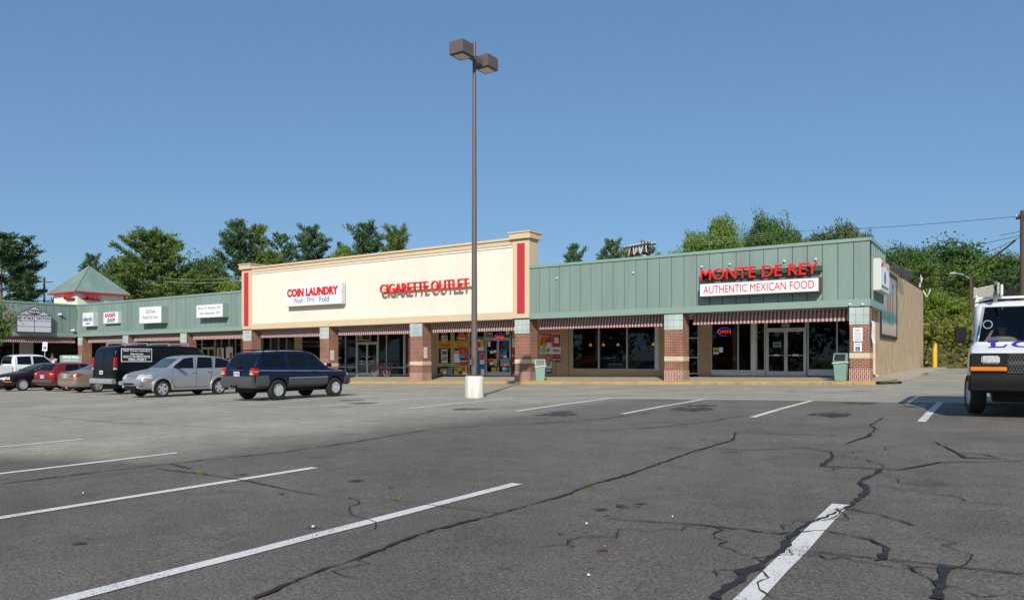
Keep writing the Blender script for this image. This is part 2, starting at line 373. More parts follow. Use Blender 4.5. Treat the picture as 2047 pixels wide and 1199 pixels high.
# sealed cracks traced on the asphalt (x,y in photo -> ground point), each with its width
rnd=random.Random(5)
CR=[([(503,1199),(620,1150),(760,1100),(860,1062),(990,1030),(1130,990),(1180,970),(1260,948),(1380,905),(1465,880),(1470,865)],[.045,.035,.05,.05,.03,.045,.03,.06,.05,.06,.04]),
 ([(1426,1199),(1480,1160),(1500,1140),(1560,1105),(1572,1085),(1600,1055),(1650,1035),(1700,1012),(1728,990),(1735,975),(1715,965),(1755,945),(1760,938)],[.10,.06,.13,.05,.08,.035,.03,.04,.08,.10,.05,.09,.05]),
 ([(1216,1038),(1400,1050),(1560,1068),(1650,1062),(1740,1080),(1778,1100),(1765,1118),(1750,1122)],[.02,.03,.03,.03,.04,.06,.08,.03]),
 ([(1570,1100),(1700,1112),(1870,1130),(2047,1150)],[.015,.022,.025,.022]),
 ([(1888,1135),(1885,1160),(1870,1199)],[.09,.06,.10]),
 ([(1700,1018),(1760,1030),(1828,1052)],[.03,.035,.03]),
 ([(1760,938),(1640,932),(1650,925),(1665,915),(1660,903),(1610,896),(1500,900),(1420,897)],[.05,.05,.09,.06,.08,.05,.04,.02]),
 ([(1760,938),(1800,940),(1880,925),(2047,922)],[.06,.05,.05,.03]),
 ([(1690,888),(1735,872),(1750,858),(1740,850),(1765,835)],[.05,.07,.06,.05,.05]),
 ([(1465,866),(1560,868),(1720,870)],[.04,.03,.03]),
 ([(1868,884),(1910,905),(1930,915),(2000,918),(1975,910),(1920,905)],[.03,.05,.08,.04,.05,.03]),
 ([(0,968),(160,948),(350,926),(560,905),(700,885),(860,858),(1000,850),(1060,848),(1200,838),(1300,825)],[.04,.05,.04,.05,.05,.05,.05,.05,.05,.04]),
 ([(310,937),(400,948),(500,963),(575,980),(640,992),(780,1000),(1000,1028)],[.03,.03,.03,.03,.01,.006,.02]),
 ([(60,830),(230,845),(480,857)],[.04,.03,.03]),
 ([(1280,857),(1400,846),(1500,828)],[.04,.03,.03]),([(1130,862),(1300,856),(1420,853)],[.02,.03,.02]),
 ([(1300,1130),(1400,1142),(1480,1155)],[.01,.012,.012]),([(340,928),(380,938)],[.04,.03])]
for pts,ws in CR:
    b=MB(); quadstrip(b,[ground(*p) for p in pts],[w_*.68 for w_ in ws],.011,.07 if pts[0][1]>1000 else .14,jag=.012,rnd=rnd); struct('asphalt_crack',b.build('asphalt_crack',TAR,rec=False))
# hairline cracks straying off the big ones
rf_=random.Random(17)
for pts,ws in CR[:14]:
    for q in range(2 if pts[0][1]>900 or len(pts)>8 else 1):
        i=rf_.randrange(len(pts)-1); t=rf_.random(); p=ground(pts[i][0]*(1-t)+pts[i+1][0]*t,pts[i][1]*(1-t)+pts[i+1][1]*t)
        a=rf_.uniform(0,6.28); P=[p]; 
        for k in range(rf_.randrange(6,16)):
            e_=a+rf_.uniform(-1.1,1.1); a+=rf_.uniform(-.15,.15); P.append((P[-1][0]+.12*math.cos(e_),P[-1][1]+.12*math.sin(e_)))
        b=MB(); quadstrip(b,P,[.010]*(len(P)-1)+[.003],.0105,.04,jag=.006,rnd=rf_); struct('asphalt_crack',b.build('asphalt_crack',TAR,rec=False))
b=MB()
def blob(px,py,w,h,n=14):
    c=ground(px,py); r=ray(px); L_=math.hypot(*r); d=(r[0]/L_,r[1]/L_); e=(d[1],-d[0])
    D=(c[0]*fw[0]+c[1]*fw[1]); ax=w/2/F*D; dd=D/ (py-HY)*h/2
    vs=[(c[0],c[1],gz(*c)+.0085)]
    for i in range(n):
        t=2*math.pi*i/n; k=rnd.uniform(.6,1.15); x=c[0]+e[0]*ax*k*math.cos(t)+d[0]*dd*k*math.sin(t); y=c[1]+e[1]*ax*k*math.cos(t)+d[1]*dd*k*math.sin(t)
        vs.append((x,y,gz(x,y)+.0085))
    b.add(vs,[(0,1+i,1+(i+1)%n) for i in range(n)])
for q in [(1250,1013,56,8),(1203,1020,32,6),(1170,1032,36,4),(1215,1033,18,4),(1140,1093,26,6),(1122,1068,18,5),(1205,1102,30,4),(1243,1092,24,5),(1170,1065,14,4),(1138,1082,12,4),(712,962,34,5),(560,988,20,4),(782,975,18,3),(1008,1138,26,7),(160,1087,30,8),(625,1056,34,7),(1280,1008,30,4),(178,1078,20,4),(1655,828,90,9),(1670,832,50,6),(1375,818,110,9),(1400,811,80,5),(1110,829,80,6),(1120,824,60,5),(940,818,70,5),(1710,806,90,4),(700,800,60,3),(720,806,70,4),(1235,1022,10,3),(480,950,40,3)]: blob(*q)
struct('oil_stains',b.build('oil_stains',STAIN,rec=False))
# sidewalk: front edge follows the lot, back edge follows the shop floors
def swf(x): return gz(x,33.1)+.14
def swb(x): return .453+.0118*x
b=MB(); xs=[-110,-90,-67,-50,-44,-36,-29,-21,-13,-4.35]
for i in range(len(xs)-1):
    a,c=xs[i],xs[i+1]
    v=[(a,33.16,swf(a)),(c,33.16,swf(c)),(c,45.0,swb(c)),(a,45.0,swb(a)),(a,33.16,swf(a)-.4),(c,33.16,swf(c)-.4)]
    b.add([v[0],v[1],(c,38,swb(c)),(a,38,swb(a)),v[4],v[5]],[(0,1,2,3),(4,5,1,0)])
b.add([(-4.9,38,swb(-4.9)),(-3.7,38,gz(-3.7,38)+.1),(-3.7,62,gz(-3.7,62)+.1),(-4.9,62,gz(-4.9,62)+.12),(-3.7,38,-.1),(-3.7,62,.2)],[(0,1,2,3),(1,4,5,2)])
b.add([(-4.35,33.16,swf(-4.35)),(-3.7,34.2,gz(-3.7,34)+.1),(-3.7,38,gz(-3.7,38)+.1),(-4.9,38,swb(-4.9)),(-4.36,38,swb(-4.4))],[(0,1,2,4)])
struct('sidewalk',b.build('sidewalk',CONC,rec=False))
b=MB()
for i in range(len(xs)-1):
    a,c=xs[i],xs[i+1]; b.slopebox(a,c-.012,33.0,33.155,lambda x:gz(x,33)-.1,lambda x:swf(x)+.003)
struct('kerb',b.build('kerb',YP))
b=MB(); b.box(-3.69,-3.55,34.2,62,-.2,gz(-3.6,34)+.08); 
b=MB()
for k in range(14):
    y=34.2+2*k; b.add([(-3.69,y,gz(-3.6,y)+.104),(-3.54,y,gz(-3.6,y)+.104),(-3.54,y+2,gz(-3.6,y+2)+.104),(-3.69,y+2,gz(-3.6,y+2)+.104),(-3.54,y,gz(-3.6,y)-.1),(-3.54,y+2,gz(-3.6,y+2)-.1)],[(0,1,2,3),(1,4,5,2)])
struct('kerb',b.build('kerb',CONC2))
# ================================================================ BUILDING
O=(-35,35,0)
mall=thing('strip_mall','long single-storey shopping strip with sage green and cream fascias on brick columns','building',O)
def part(b,name,m,parent=mall,**k): return b.build(name,m,parent,off=O,**k)
sl_=lambda z:(lambda x:z+.004*(x+4.6))
def cut(z0,dz=0): return lambda x:z0+.004*(x+4.6)+dz
FB,FT=3.35,6.13
Wd=.61
def green_fascia(x0,x1,label):
    b=MB(); b.slopebox(x0,x1,33.36,33.6,cut(FB,.02),cut(FT,-.03)); root=part(b,'fascia',GREEND); root['label']=label
    b=MB(); n=round((x1-x0)/Wd); w_=(x1-x0)/n
    for i in range(n): b.slopebox(x0+i*w_+.012,x0+(i+1)*w_-.012,33.30,33.40,cut(FB,.28),cut(FT,-.13))
    b.build('panelling',GREEN,root,off=O,bevel=.006)
    b=MB(); b.slopebox(x0,x1+.0,33.27,33.64,cut(FB),cut(FB,.285)); b.build('bottom_trim',GREEN2,root,off=O)
    b=MB(); b.slopebox(x0,x1,33.25,33.66,cut(FT,-.14),cut(FT)); b.build('cap_flashing',GREEN2,root,off=O,bevel=.01)
    return root
fr=green_fascia(-20.86,-4.6,'sage green ribbed metal fascia at the restaurant end')
# return of the fascia round the corner
b=MB(); b.box(-4.66,-4.9,33.61,37.72,FB+.02,FT-.03); 
b.build('fascia_return',GREEND,fr,off=O)
b=MB(); n=7; w_=4.38/n
for i in range(n): b.box(-4.60,-4.70,33.31+i*w_+.012,33.31+(i+1)*w_-.012,FB+.28,FT-.13)
# standing ribs on the return
for i in range(1,n+1): b.box(-4.56,-4.6,33.31+i*w_-.02,33.31+i*w_+.02,FB+.28,FT-.13)
b.build('return_panelling',GREEN,fr,off=O)
b=MB(); b.box(-4.57,-4.92,33.28,37.74,FB,FB+.284); b.build('return_trim',GREEN2,fr,off=O); b=MB(); b.box(-4.54,-4.94,33.26,37.76,FT-.139,FT+.001); b.build('return_flashing',GREEN2,fr,off=O)
green_fascia(-66.9,-44.52,'sage green ribbed metal fascia above the eye doctor and barber')
# wing fascia, facing +X
def wz(z): return z+.004*(-66.9+4.6)
b=MB(); b.box(-67.2,-66.96,6,33.3,wz(FB)+.02,wz(FT)-.03); wf=part(b,'fascia',GREEND); wf['label']='shaded sage green metal fascia of the left wing'
b=MB(); n=44; w_=27.3/n
for i in range(n): b.box(-66.9,-67.0,6+i*w_+.012,6+(i+1)*w_-.012,wz(FB)+.28,wz(FT)-.13)
b.build('panelling',GREEN,wf,off=O,bevel=.006)
b=MB(); b.box(-66.87,-67.24,6,33.262,wz(FB),wz(FB)+.285); b.build('bottom_trim',GREEN2,wf,off=O)
b=MB(); b.box(-66.85,-67.26,6,33.24,wz(FT)-.14,wz(FT)); b.build('cap_flashing',GREEN2,wf,off=O)
# cream parapet
b=MB(); b.slopebox(-43.55,-21.9,33.38,33.75,cut(FB+.05),lambda x:7.6+.005*(x+22)); pp=part(b,'parapet',CREAM); pp['label']='cream stucco parapet with tan bands above the laundry and cigarette shop'
b=MB(); b.slopebox(-43.55,-21.9,33.30,33.4,cut(FB+.03),cut(FB+.42)); b.slopebox(-43.55,-21.9,33.29,33.4,lambda x:7.26+.005*(x+22),lambda x:7.50+.005*(x+22))
b.slopebox(-43.55,-21.9,33.22,33.9,lambda x:7.503+.005*(x+22),lambda x:7.63+.005*(x+22)); b.build('trim_band',TAN,pp,off=O,bevel=.01)
b=MB(); b.slopebox(-43.55,-21.9,33.33,33.4,lambda x:7.15+.005*(x+22),lambda x:7.25+.005*(x+22)); b.build('moulding',CREAM,pp,off=O)
for x0,x1,dz in ((-21.9,-20.85,0),(-44.55,-43.55,-.12)):
    b=MB(); b.box(x0,x1,33.27,34.15,FB-.0+dz*.8,7.5+dz); p=part(b,'pier',TAN)
    b=MB(); b.box(x0-.12,x1+.12,33.12,34.28,7.52+dz,7.82+dz); b.box(x0-.17,x1+.17,33.07,34.33,7.822+dz,7.9+dz); b.build('cap',TAN,p,off=O,bevel=.01)
    b=MB(); xm=(x0+x1)/2; b.box(xm-.24,xm+.24,33.255,33.3,3.58+dz,7.3+dz); b.build('red_panel',REDP,p,off=O,bevel=.006)
# columns
def column(x0,x1,y0=33.35,y1=34.13,label=None):
    zb=swf((x0+x1)/2)-.05; zt=FB+.004*((x0+x1)/2+4.6)-.004
    if y1<33.3: zb=gz(x0,y0)+.08
    b=MB(); b.box(x0,x1,y0,y1,zb+.55,zt); c=part(b,'column',BRICK)
    if label:c['label']=label
    b=MB(); b.box(x0-.02,x1+.02,y0-.02,y1+.02,zb,zb+.548); b.build('soldier_course',BRICKV,c,off=O)
    b=MB(); b.box(x0-.012,x1+.012,y0-.012,y1+.012,zb+.98,zb+1.2); b.build('stone_band',LIME,c,off=O,bevel=.006)
    b=MB(); b.box(x0-.012,x1-.0,y0-.015,y0+.05,zt-.74,zt-.003); b.build('tile_cap',TILE,c,off=O)
    return c
CX_=[(-5.36,-4.62),(-13.4,-12.5),(-21.8,-20.88),(-29.15,-28.2),(-36.75,-35.92),(-44.5,-43.57),(-51.9,-51.1),(-59.8,-59.0),(-66.85,-66.1)]
for c in CX_: column(*c)
for y in (26.0,18.5): column(-67.6,-66.92,y,y+.8)
# awnings between columns
def awn(x0,x1):
    b=MB(); z=FB+.004*((x0+x1)/2+4.6)
    q=0 if x0>-44 else .2
    v=[(x0,33.97-q,z),(x1,33.97-q,z),(x1,33.84-q,z-.42),(x0,33.84-q,z-.42),(x1,33.84-q,z-.55),(x0,33.84-q,z-.55)]
    b.add(v+[(a,c+.012,d) for a,c,d in v],[(0,1,2,3),(3,2,4,5),(6,7,8,9),(9,8,10,11),(5,4,10,11),(0,3,9,6),(3,5,11,9),(1,2,8,7),(2,4,10,8)])
    part(b,'awning',STR)
for i in range(len(CX_)-1): awn(CX_[i+1][1]+.3,CX_[i][0]-.02)
rt_=MB(); z=wz(FB)
L0=27.2; v=[(-L0,0,z),(0,0,z),(0,-.36,z-.42),(-L0,-.36,z-.42),(0,-.36,z-.55),(-L0,-.36,z-.55)]
rt_.add(v+[(a,c+.012,d) for a,c,d in v],[(0,1,2,3),(3,2,4,5),(6,7,8,9),(9,8,10,11),(5,4,10,11)])
aw=rt_.build('awning',STR,mall); aw.rotation_euler=(0,0,R(90)); aw.location=(-67.42-O[0],33.2-O[1],0)
# soffit, roof slab, back & end walls
b=MB(); b.box(-66.9,-4.92,33.65,37.55,3.3,3.34); part(b,'soffit',SOFF)
b=MB(); b.box(-80,-5.2,33.9,62,5.55,5.65); b.box(-90,-67.3,6,33.8,5.45,5.55); part(b,'roof',ROOFG)
b=MB()
v0=[(38.2,.0),(60.5,.3)]
b.add([(-4.9,37.75,-.1),(-4.9,60.5,.1),(-4.9,60.5,6.02),(-4.9,37.75,5.62),(-5.2,37.75,-.1),(-5.2,60.5,.1),(-5.2,60.5,6.02),(-5.2,37.75,5.62)],[(0,1,2,3),(5,4,7,6),(3,2,6,7),(1,5,6,2),(0,3,7,4)])
sw=part(b,'side_wall',TBRICKS)
b=MB(); b.add([(-4.86,46.0,5.77),(-4.86,60.55,6.03),(-4.86,60.55,6.09),(-4.86,46.0,5.83),(-5.25,46.0,5.77),(-5.25,60.55,6.03),(-5.25,60.55,6.09),(-5.25,46.0,5.83)],[(0,1,2,3),(5,4,7,6),(3,2,6,7),(1,5,6,2),(0,4,5,1),(0,3,7,4)])
b.build('coping',SHNG,sw,off=O)
for k in range(8):
    b=MB()
    y=41.5+k*.78; z=5.72+(y-38)*.018
    b.prism([(-4.3,z-.16),(-4.25,z-.04),(-5.3,z+.16),(-5.3,z-.02)],1,y,y+.2)
    b.build('rafter_tail',SHNG,sw,off=O)
b=MB(); b.box(-80,-5.2,60.2,60.5,-2,5.6); b.box(-5.22,-4.901,37.5,37.742,0,3.3); b.box(-6.0,-4.905,37.28,37.52,0,3.3); part(b,'end_wall',TBRICK)
b=MB(); b.tube([(-4.97,37.2,3.32),(-4.97,37.2,.75),(-4.95,37.15,.52),(-4.78,36.9,.44)],.055,8); b.box(-5.04,-4.9,37.14,37.28,1.2,1.23); part(b,'drainpipe',TAN,smooth=True)
# tower
TX,TY,TS=-72.5,36.1,4.4
tw=MB(); tw.box(TX-TS,TX,TY,TY+TS,5.2,7.35); tower=part(tw,'tower',CREAM); tower['label']='square cream tower with green pyramid roof'
CRM2=TAN
o_=.42
b=MB(); e0=(TX-TS-o_,TX+o_,TY-o_,TY+TS+o_); ax_,ay_=(e0[0]+e0[1])/2,(e0[2]+e0[3])/2
b.add([(e0[0],e0[2],7.5),(e0[1],e0[2],7.5),(e0[1],e0[3],7.5),(e0[0],e0[3],7.5),(ax_,ay_,10.2)],[(0,1,4),(1,2,4),(2,3,4),(3,0,4),(3,2,1,0)])
for side in range(4):   # standing seams
    cs=[(e0[0],e0[2]),(e0[1],e0[2]),(e0[1],e0[3]),(e0[0],e0[3])]; p,q=Vector((*cs[side],7.5)),Vector((*cs[(side+1)%4],7.5)); ap=Vector((ax_,ay_,10.2)); mid=(p+q)/2
    for k in range(1,13):
        t=k/13; s=p.lerp(q,t); h=1-abs(2*t-1); e=s+(ap-mid)*h
        b.tube([s+Vector((0,0,.02)),e+Vector((0,0,.02))],.022,4)
    b.tube([p+Vector((0,0,.02)),ap],.05,5)
rf=b.build('roof',GREEN,tower,off=O)
b=MB(); b.box(e0[0]+.01,e0[1]-.01,e0[2]+.01,e0[3]-.01,7.352,7.495); b.build('eave_band',REDS,tower,off=O)
off=Vector(O)
def LT(name,s,m,parent,org,ux,n,w_,h_,depth=.01,bold=0,**k):
    return lettering(name,s,m,parent,Vector(org)-(off if parent is mall or parent is tower else Vector((0,0,0))),ux,n,w_,h_,depth,bold,**k)
b=MB(); b.box(TX-1.85,TX-.35,TY-.2,TY,6.76,6.9); b.build('sign_rail',BLACK,tower,off=O)
b=MB(); b.box(TX,TX+.2,TY+.5,TY+2.05,6.76,6.9); b.build('sign_rail',BLACK,tower,off=O)
LT('lettering','MALL',REDS,tower,(TX-1.85,TY-.2,6.82),(1,0,0),(0,-1,0),1.4,.4,.15,.02)
LT('lettering','MALL',REDS,tower,(TX+.2,TY+.5,6.82),(0,1,0),(1,0,0),1.5,.4,.15,.02)
# ---------------------------------------------------------------- shopfronts on Y=37.5
SY=37.5
def X5(p): return xY(p,SY)
def shopwin(px0,px1,mulls,lo,hi=3.3,panel=None,rails=(),fm=ALU,fw_=.055,label=None):
    x0,x1=X5(px0),X5(px1); zb=swb((x0+x1)/2); b=MB(); z0=zb+lo
    if panel is not None: b.box(x0,x1,SY-.02,SY+.06,zb+panel,zb+lo,1)
    b.box(x0,x1,SY-.05,SY+.05,z0-.0,z0+fw_); b.box(x0,x1,SY-.05,SY+.05,hi-fw_,hi)
    xs=[x0+fw_/2]+[X5(m) for m in mulls]+[x1-fw_/2]
    for x in xs: b.box(x-fw_/2,x+fw_/2,SY-.054,SY+.046,z0+.001 if panel is None else zb+panel,hi-.001)
    for r in rails: b.box(x0+.01,x1-.01,SY-.045,SY+.045,zb+r,zb+r+fw_)
    w_=part(b,'window',[fm,ALUP]); 
    if label:w_['label']=label
    g_=MB(); g_.add([(x0,SY+.01,z0),(x1,SY+.01,z0),(x1,SY+.01,hi),(x0,SY+.01,hi)],[(0,1,2,3)]); g_.build('pane',GL,w_,off=O)
    return w_
def shopdoor(px0,px1,top=2.15,mid=None,num=None,bars=True,zlow=.25):
    x0,x1=X5(px0),X5(px1); zb=swb((x0+x1)/2); xm=(x0+x1)/2; hi=zb+top
    b=MB(); b.box(x0,x0+.06,SY-.06,SY+.06,zb,hi); b.box(x1-.06,x1,SY-.06,SY+.06,zb,hi); b.box(x0,x1,SY-.064,SY+.056,hi,hi+.09); b.box(x0,x1,SY-.05,SY+.05,3.245,3.3)
    b.box(x0,x0+.06,SY-.05,SY+.05,hi+.09,3.25); b.box(x1-.06,x1,SY-.05,SY+.05,hi+.09,3.25)
    fr_=part(b,'door_frame',ALU)
    g_=MB(); g_.add([(x0,SY+.015,hi+.09),(x1,SY+.015,hi+.09),(x1,SY+.015,3.25),(x0,SY+.015,3.25)],[(0,1,2,3)]); g_.build('pane',GL,fr_,off=O)
    for a,c,hs in ((x0+.065,xm-.006,1),(xm+.006,x1-.065,-1)):
        b=MB(); b.box(a,a+.07,SY-.045,SY+.0,zb+.01,hi-.01); b.box(c-.07,c,SY-.045,SY+.0,zb+.01,hi-.01); b.box(a+.07,c-.07,SY-.044,SY-.001,zb+.01,zb+zlow); b.box(a+.07,c-.07,SY-.044,SY-.001,hi-.09,hi-.01)
        d=part(b,'door',ALU)
        g_=MB(); g_.add([(a+.07,SY-.02,zb+zlow),(c-.07,SY-.02,zb+zlow),(c-.07,SY-.02,hi-.09),(a+.07,SY-.02,hi-.09)],[(0,1,2,3)]); g_.build('pane',GL,d,off=O)
        h=MB(); h.cyl((a+.07,SY-.07,zb+1.02),(c-.07,SY-.07,zb+1.02),.016,n=8)
        if bars: h.box((a+c)/2-.12,(a+c)/2+.14,SY-.085,SY-.05,zb+.98,zb+1.07)
        hx=c-.035 if hs>0 else a+.035; h.cyl((hx,SY-.09,zb+.85),(hx,SY-.09,zb+1.3),.015,n=8)
        h.build('push_bar',ALUP,d,off=O)
    return x0,x1,zb,hi
def wallseg(px0,px1,hi=3.3,m=TBRICK,lo=None,front=0):
    x0,x1=X5(px0),X5(px1); b=MB(); zb=swb((x0+x1)/2)
    b.box(x0,x1,SY-.09-front,SY+.1,zb-.3,hi if lo is None else zb+lo); return part(b,'wall',m)
# restaurant
shopwin(1614,1742,[1673],.27,panel=.02,label='wide dark restaurant window right of the doors')
dx0,dx1,dzb,dhi=shopdoor(1531,1612,2.25)
shopwin(1511,1530,[],.27,panel=.02)
b=MB(); b.box(X5(1503),X5(1511),SY-.1,SY+.1,swb(-10),3.3); part(b,'post',ALUP)
shopwin(1421,1503,[1475.5],.27,panel=.02,label='restaurant window with a glowing neon sign')
wallseg(1397,1421)
shopwin(1362,1397,[],.12,rails=(.95,1.95),label='narrow restaurant window with a cross rail')
wallseg(1317,1362,m=TANW)
b=MB(); b.box(X5(1311),X5(1317.5),SY-.1,SY+.1,swb(-15),3.3); part(b,'post',ALUP)
shopwin(1143,1311,[1197,1253.5],.36,label='widest dark restaurant window with two mullions')
wallseg(1143,1317,lo=.36,m=TANW,front=.02)
wallseg(1075,1143,m=TANW)
b=MB()
for p in (1112,1138): b.box(X5(p)-.012,X5(p)+.012,SY-.1,SY-.085,swb(-22),3.3)
part(b,'wall_joint',SHNG)
wallseg(1025,1075,m=TANW)
# cigarette shop
cx0,cx1,czb,chi=shopdoor(970,1022,2.25)
shopwin(938,970,[],.06,rails=(.62,))
shopwin(873,938,[905],.06,rails=(.62,))
wallseg(851,873,m=TANW)
shopwin(808,851,[822],.06,rails=(.62,))
# laundry
shopwin(756,808,[773],.06,rails=(.55,))
lx0,lx1,lzb,lhi=shopdoor(713,756,2.25)
shopwin(645,713,[672,691],.2,panel=.02,rails=(.62,))
shopwin(603,645,[],.2)
wallseg(590,603,m=TANW)
shopwin(510,590,[525,541,557,573],.2,panel=.02)
wallseg(483,510,m=TANW)
shopwin(430,483,[443,458,471],.2,panel=.02)
shopdoor(404,430,2.25)
shopwin(375,404,[390],.2,panel=.02)
wallseg(300,375,m=TBRICK)
shopwin(240,300,[260,280],.2)
wallseg(150,240,m=DARKG)
# yellow painted window surrounds
b=MB()
zb=swb(-29)
for p0,p1 in ((875,904),(906.5,936)):
    x0,x1=X5(p0),X5(p1)
    for q in ((x0,x0+.1,zb+.7,3.2),(x1-.1,x1,zb+.7,3.2)): b.box(q[0],q[1],SY-.058,SY-.05,q[2],q[3])
    b.box(x0+.1,x1-.1,SY-.058,SY-.05,zb+.7,zb+.8); b.box(x0+.1,x1-.1,SY-.058,SY-.05,zb+1.78,zb+2.22)
YEL=mat('sign_yellow',(.66,.46,.02),.5,var=.08)
yb=part(b,'yellow_surround',YEL)
LT('lettering','Wholesale',RED,mall,(X5(877.5),SY-.058,zb+1.84),(1,0,0),(0,-1,0),X5(902)-X5(877.5),.32,.006,.02)
LT('lettering','Cigarettes',RED,mall,(X5(910),SY-.058,zb+2.06),(1,0,0),(0,-1,0),X5(933)-X5(910),.13,.006,.0)
LT('lettering','Cigars',RED,mall,(X5(913),SY-.058,zb+1.82),(1,0,0),(0,-1,0),X5(928)-X5(913),.12,.006,.0)
# street numbers on the transoms
for s,p0,p1,z in (('3800',1561.5,1578,2.89),('#350',1562,1578,2.74),('3800',973.5,985,2.66),('#330',973.5,985,2.45),('3800',715.5,724,2.68),('#320',715.5,724,2.46)):
    LT('lettering',s,WHITE,mall,(X5(p0),SY-.02,z),(1,0,0),(0,-1,0),X5(p1)-X5(p0),.11 if p0>1500 else .15,.004,.01)
# interiors
b=MB()
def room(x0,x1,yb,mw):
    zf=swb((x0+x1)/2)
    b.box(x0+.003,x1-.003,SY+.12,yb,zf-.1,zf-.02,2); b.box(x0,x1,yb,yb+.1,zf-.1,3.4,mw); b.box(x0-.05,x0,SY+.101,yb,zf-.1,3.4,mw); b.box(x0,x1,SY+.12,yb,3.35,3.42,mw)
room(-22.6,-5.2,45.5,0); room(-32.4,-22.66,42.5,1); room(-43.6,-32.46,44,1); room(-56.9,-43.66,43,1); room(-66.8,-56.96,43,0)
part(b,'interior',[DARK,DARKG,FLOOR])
# wing shopfront
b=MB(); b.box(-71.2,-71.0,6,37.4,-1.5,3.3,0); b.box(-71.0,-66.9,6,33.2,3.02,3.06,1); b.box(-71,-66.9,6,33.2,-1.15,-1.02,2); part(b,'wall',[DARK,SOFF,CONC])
b=MB()
for y in (12,15,18,21,24,27,30): b.box(-71,-70.92,y-.03,y+.03,-1,3)
b.box(-71,-70.92,6,33,-1,-.7); b.box(-71,-70.93,30.5,31.6,-1,3); w_=part(b,'window',ALU)
g_=MB(); g_.add([(-70.95,6,-1),(-70.95,33,-1),(-70.95,33,3),(-70.95,6,3)],[(0,1,2,3)]); g_.build('pane',GL,w_,off=O)
# small white bullet lamps along the restaurant fascia
LMP=mat('white_ceramic',(.8,.8,.78),.4,var=.05)
for px,py in ((1402,533),(1458,528),(1567,522),(1630,518),(1265,545),(1112,556),(1698,608),(1723,608)):
    X=xY(px,33.2); D=X*fw[0]+33.2*fw[1]; z=EYE+(HY-py)/F*D
    b=MB(); b.lathe([(0,0),(.03,0),(.05,-.05),(.035,-.1),(0,-.11)],10,'y',(X,33.3,z)); part(b,'fascia_stud',LMP,smooth=True)
# ================================================================ SIGNS
def boxsign(name,label,cat,x0,x1,z0,z1,dep=.5,Y=33.3,face=WHITE,body=ALUP,frame=.03,group=None):
    r=thing(name,label,cat,((x0+x1)/2,Y,z0),0,group); w_=(x1-x0)/2
    b=MB(); b.box(-w_,w_,-dep,-.0,0,z1-z0); bo=b.build('cabinet',body,r,bevel=.012)
    b=MB(); b.box(-w_+frame,w_-frame,-dep-.012,-dep+.01,frame,z1-z0-frame); b.build('face',face,r)
    return r,w_,z1-z0,-dep-.012
def ltr(r,s,m,x0,x1,z0,h,y,depth=.008,bold=0,**k): return lettering('lettering',s,m,r,(x0,y,z0),(1,0,0),(0,-1,0),x1-x0,h,depth,bold,**k)
r,w_,h_,y=boxsign('shop_sign','white box sign reading COIN LAUNDRY Wash Dry Fold on the cream parapet','sign',-39.6,-34.4,4.62,5.93,.3)
ltr(r,'COIN LAUNDRY',RED,-w_+.12,w_-.3,.60,.55,y,bold=.065)
for s,a,c in (('Wash',.75,1.65),('Dry',2.05,2.75),('Fold',3.2,4.05)): ltr(r,s,BLUE if s!='Wash' else GREYT,-w_+a,-w_+c,.2,.33,y)
def channel(label,s,x0,x1,z0,h,raceway,racem,dep=.35,Y=33.3,wide=.0):
    r=thing('channel_letter_sign',label,'sign',((x0+x1)/2,Y,z0)); w_=(x1-x0)/2
    b=MB(); b.box(-w_-.02,w_+.1,-dep*.55,0,h*raceway[0],h*raceway[1]); b.build('raceway',racem,r,bevel=.01)
    ltr(r,s,RED,-w_,w_,0,h,-dep*.62,dep*.3,.008,space=1.0); return r
channel('red channel letters reading CIGARETTE OUTLET on the cream parapet','CIGARETTE OUTLET',-31.23,-24.65,5.07,.56,(.24,.4),CREAM,.42,33.38)
channel('red channel letters reading MONTE DE REY on a green raceway','MONTE DE REY',-11.5,-6.5,4.72,.5,(.28,.72),DKG,.45)
r,w_,h_,y=boxsign('shop_sign','white box sign reading AUTHENTIC MEXICAN FOOD under the red channel letters','sign',-11.55,-6.42,3.96,4.6,.45,body=FRB,frame=.05)
ltr(r,'AUTHENTIC MEXICAN FOOD',RED,-w_+.2,w_-.22,.16,.34,y)
r,w_,h_,y=boxsign('shop_sign','deep white box sign reading Old Town Family Eye Care','sign',-56.4,-53.4,3.92,5.22,.55,body=GREEN2)
ltr(r,'Old Town',GREYT,-.55,.65,.78,.28,y); ltr(r,'Family Eye Care',GREYT,-1.0,1.05,.3,.3,y)
r,w_,h_,y=boxsign('shop_sign','white box sign with the names of two eye doctors, next to the cream pier','sign',-49.1,-46.0,4.14,5.1,.5,body=GREEN2)
ltr(r,'Barry W. Ramsey, OD',GREYT,-1.3,1.3,.57,.22,y); ltr(r,'Alex Appanaitis, OD',GREYT,-1.15,1.2,.2,.22,y)
r,w_,h_,y=boxsign('shop_sign','flat white sign reading BARBER SHOP in red and blue','sign',-62.2,-59.95,4.08,5.02,.25,face=WHITE)
ltr(r,'BARBER',REDS,-.85,.75,.52,.33,y,bold=.03); ltr(r,'SHOP',BLUE,-.5,.65,.1,.33,y,bold=.03)
r,w_,h_,y=boxsign('shop_sign','square white box sign reading INSPIRATIONS HAIR SPA in blue','sign',-65.2,-63.5,3.92,5.08,.4)
ltr(r,'INSPIRATIONS',BLUE,-.7,.7,.42,.3,y,bold=.02); ltr(r,'HAIR SPA',BLUE,-.35,.4,.15,.16,y,bold=.02)
b=MB(); b.tube([(-.6,y-.004,.95),(-.35,y-.004,.85),(-.5,y-.004,.75)],.015,4); b.tube([(.55,y-.004,.95),(.4,y-.004,.85),(.55,y-.004,.75)],.015,4); b.build('flourish',REDS,r)
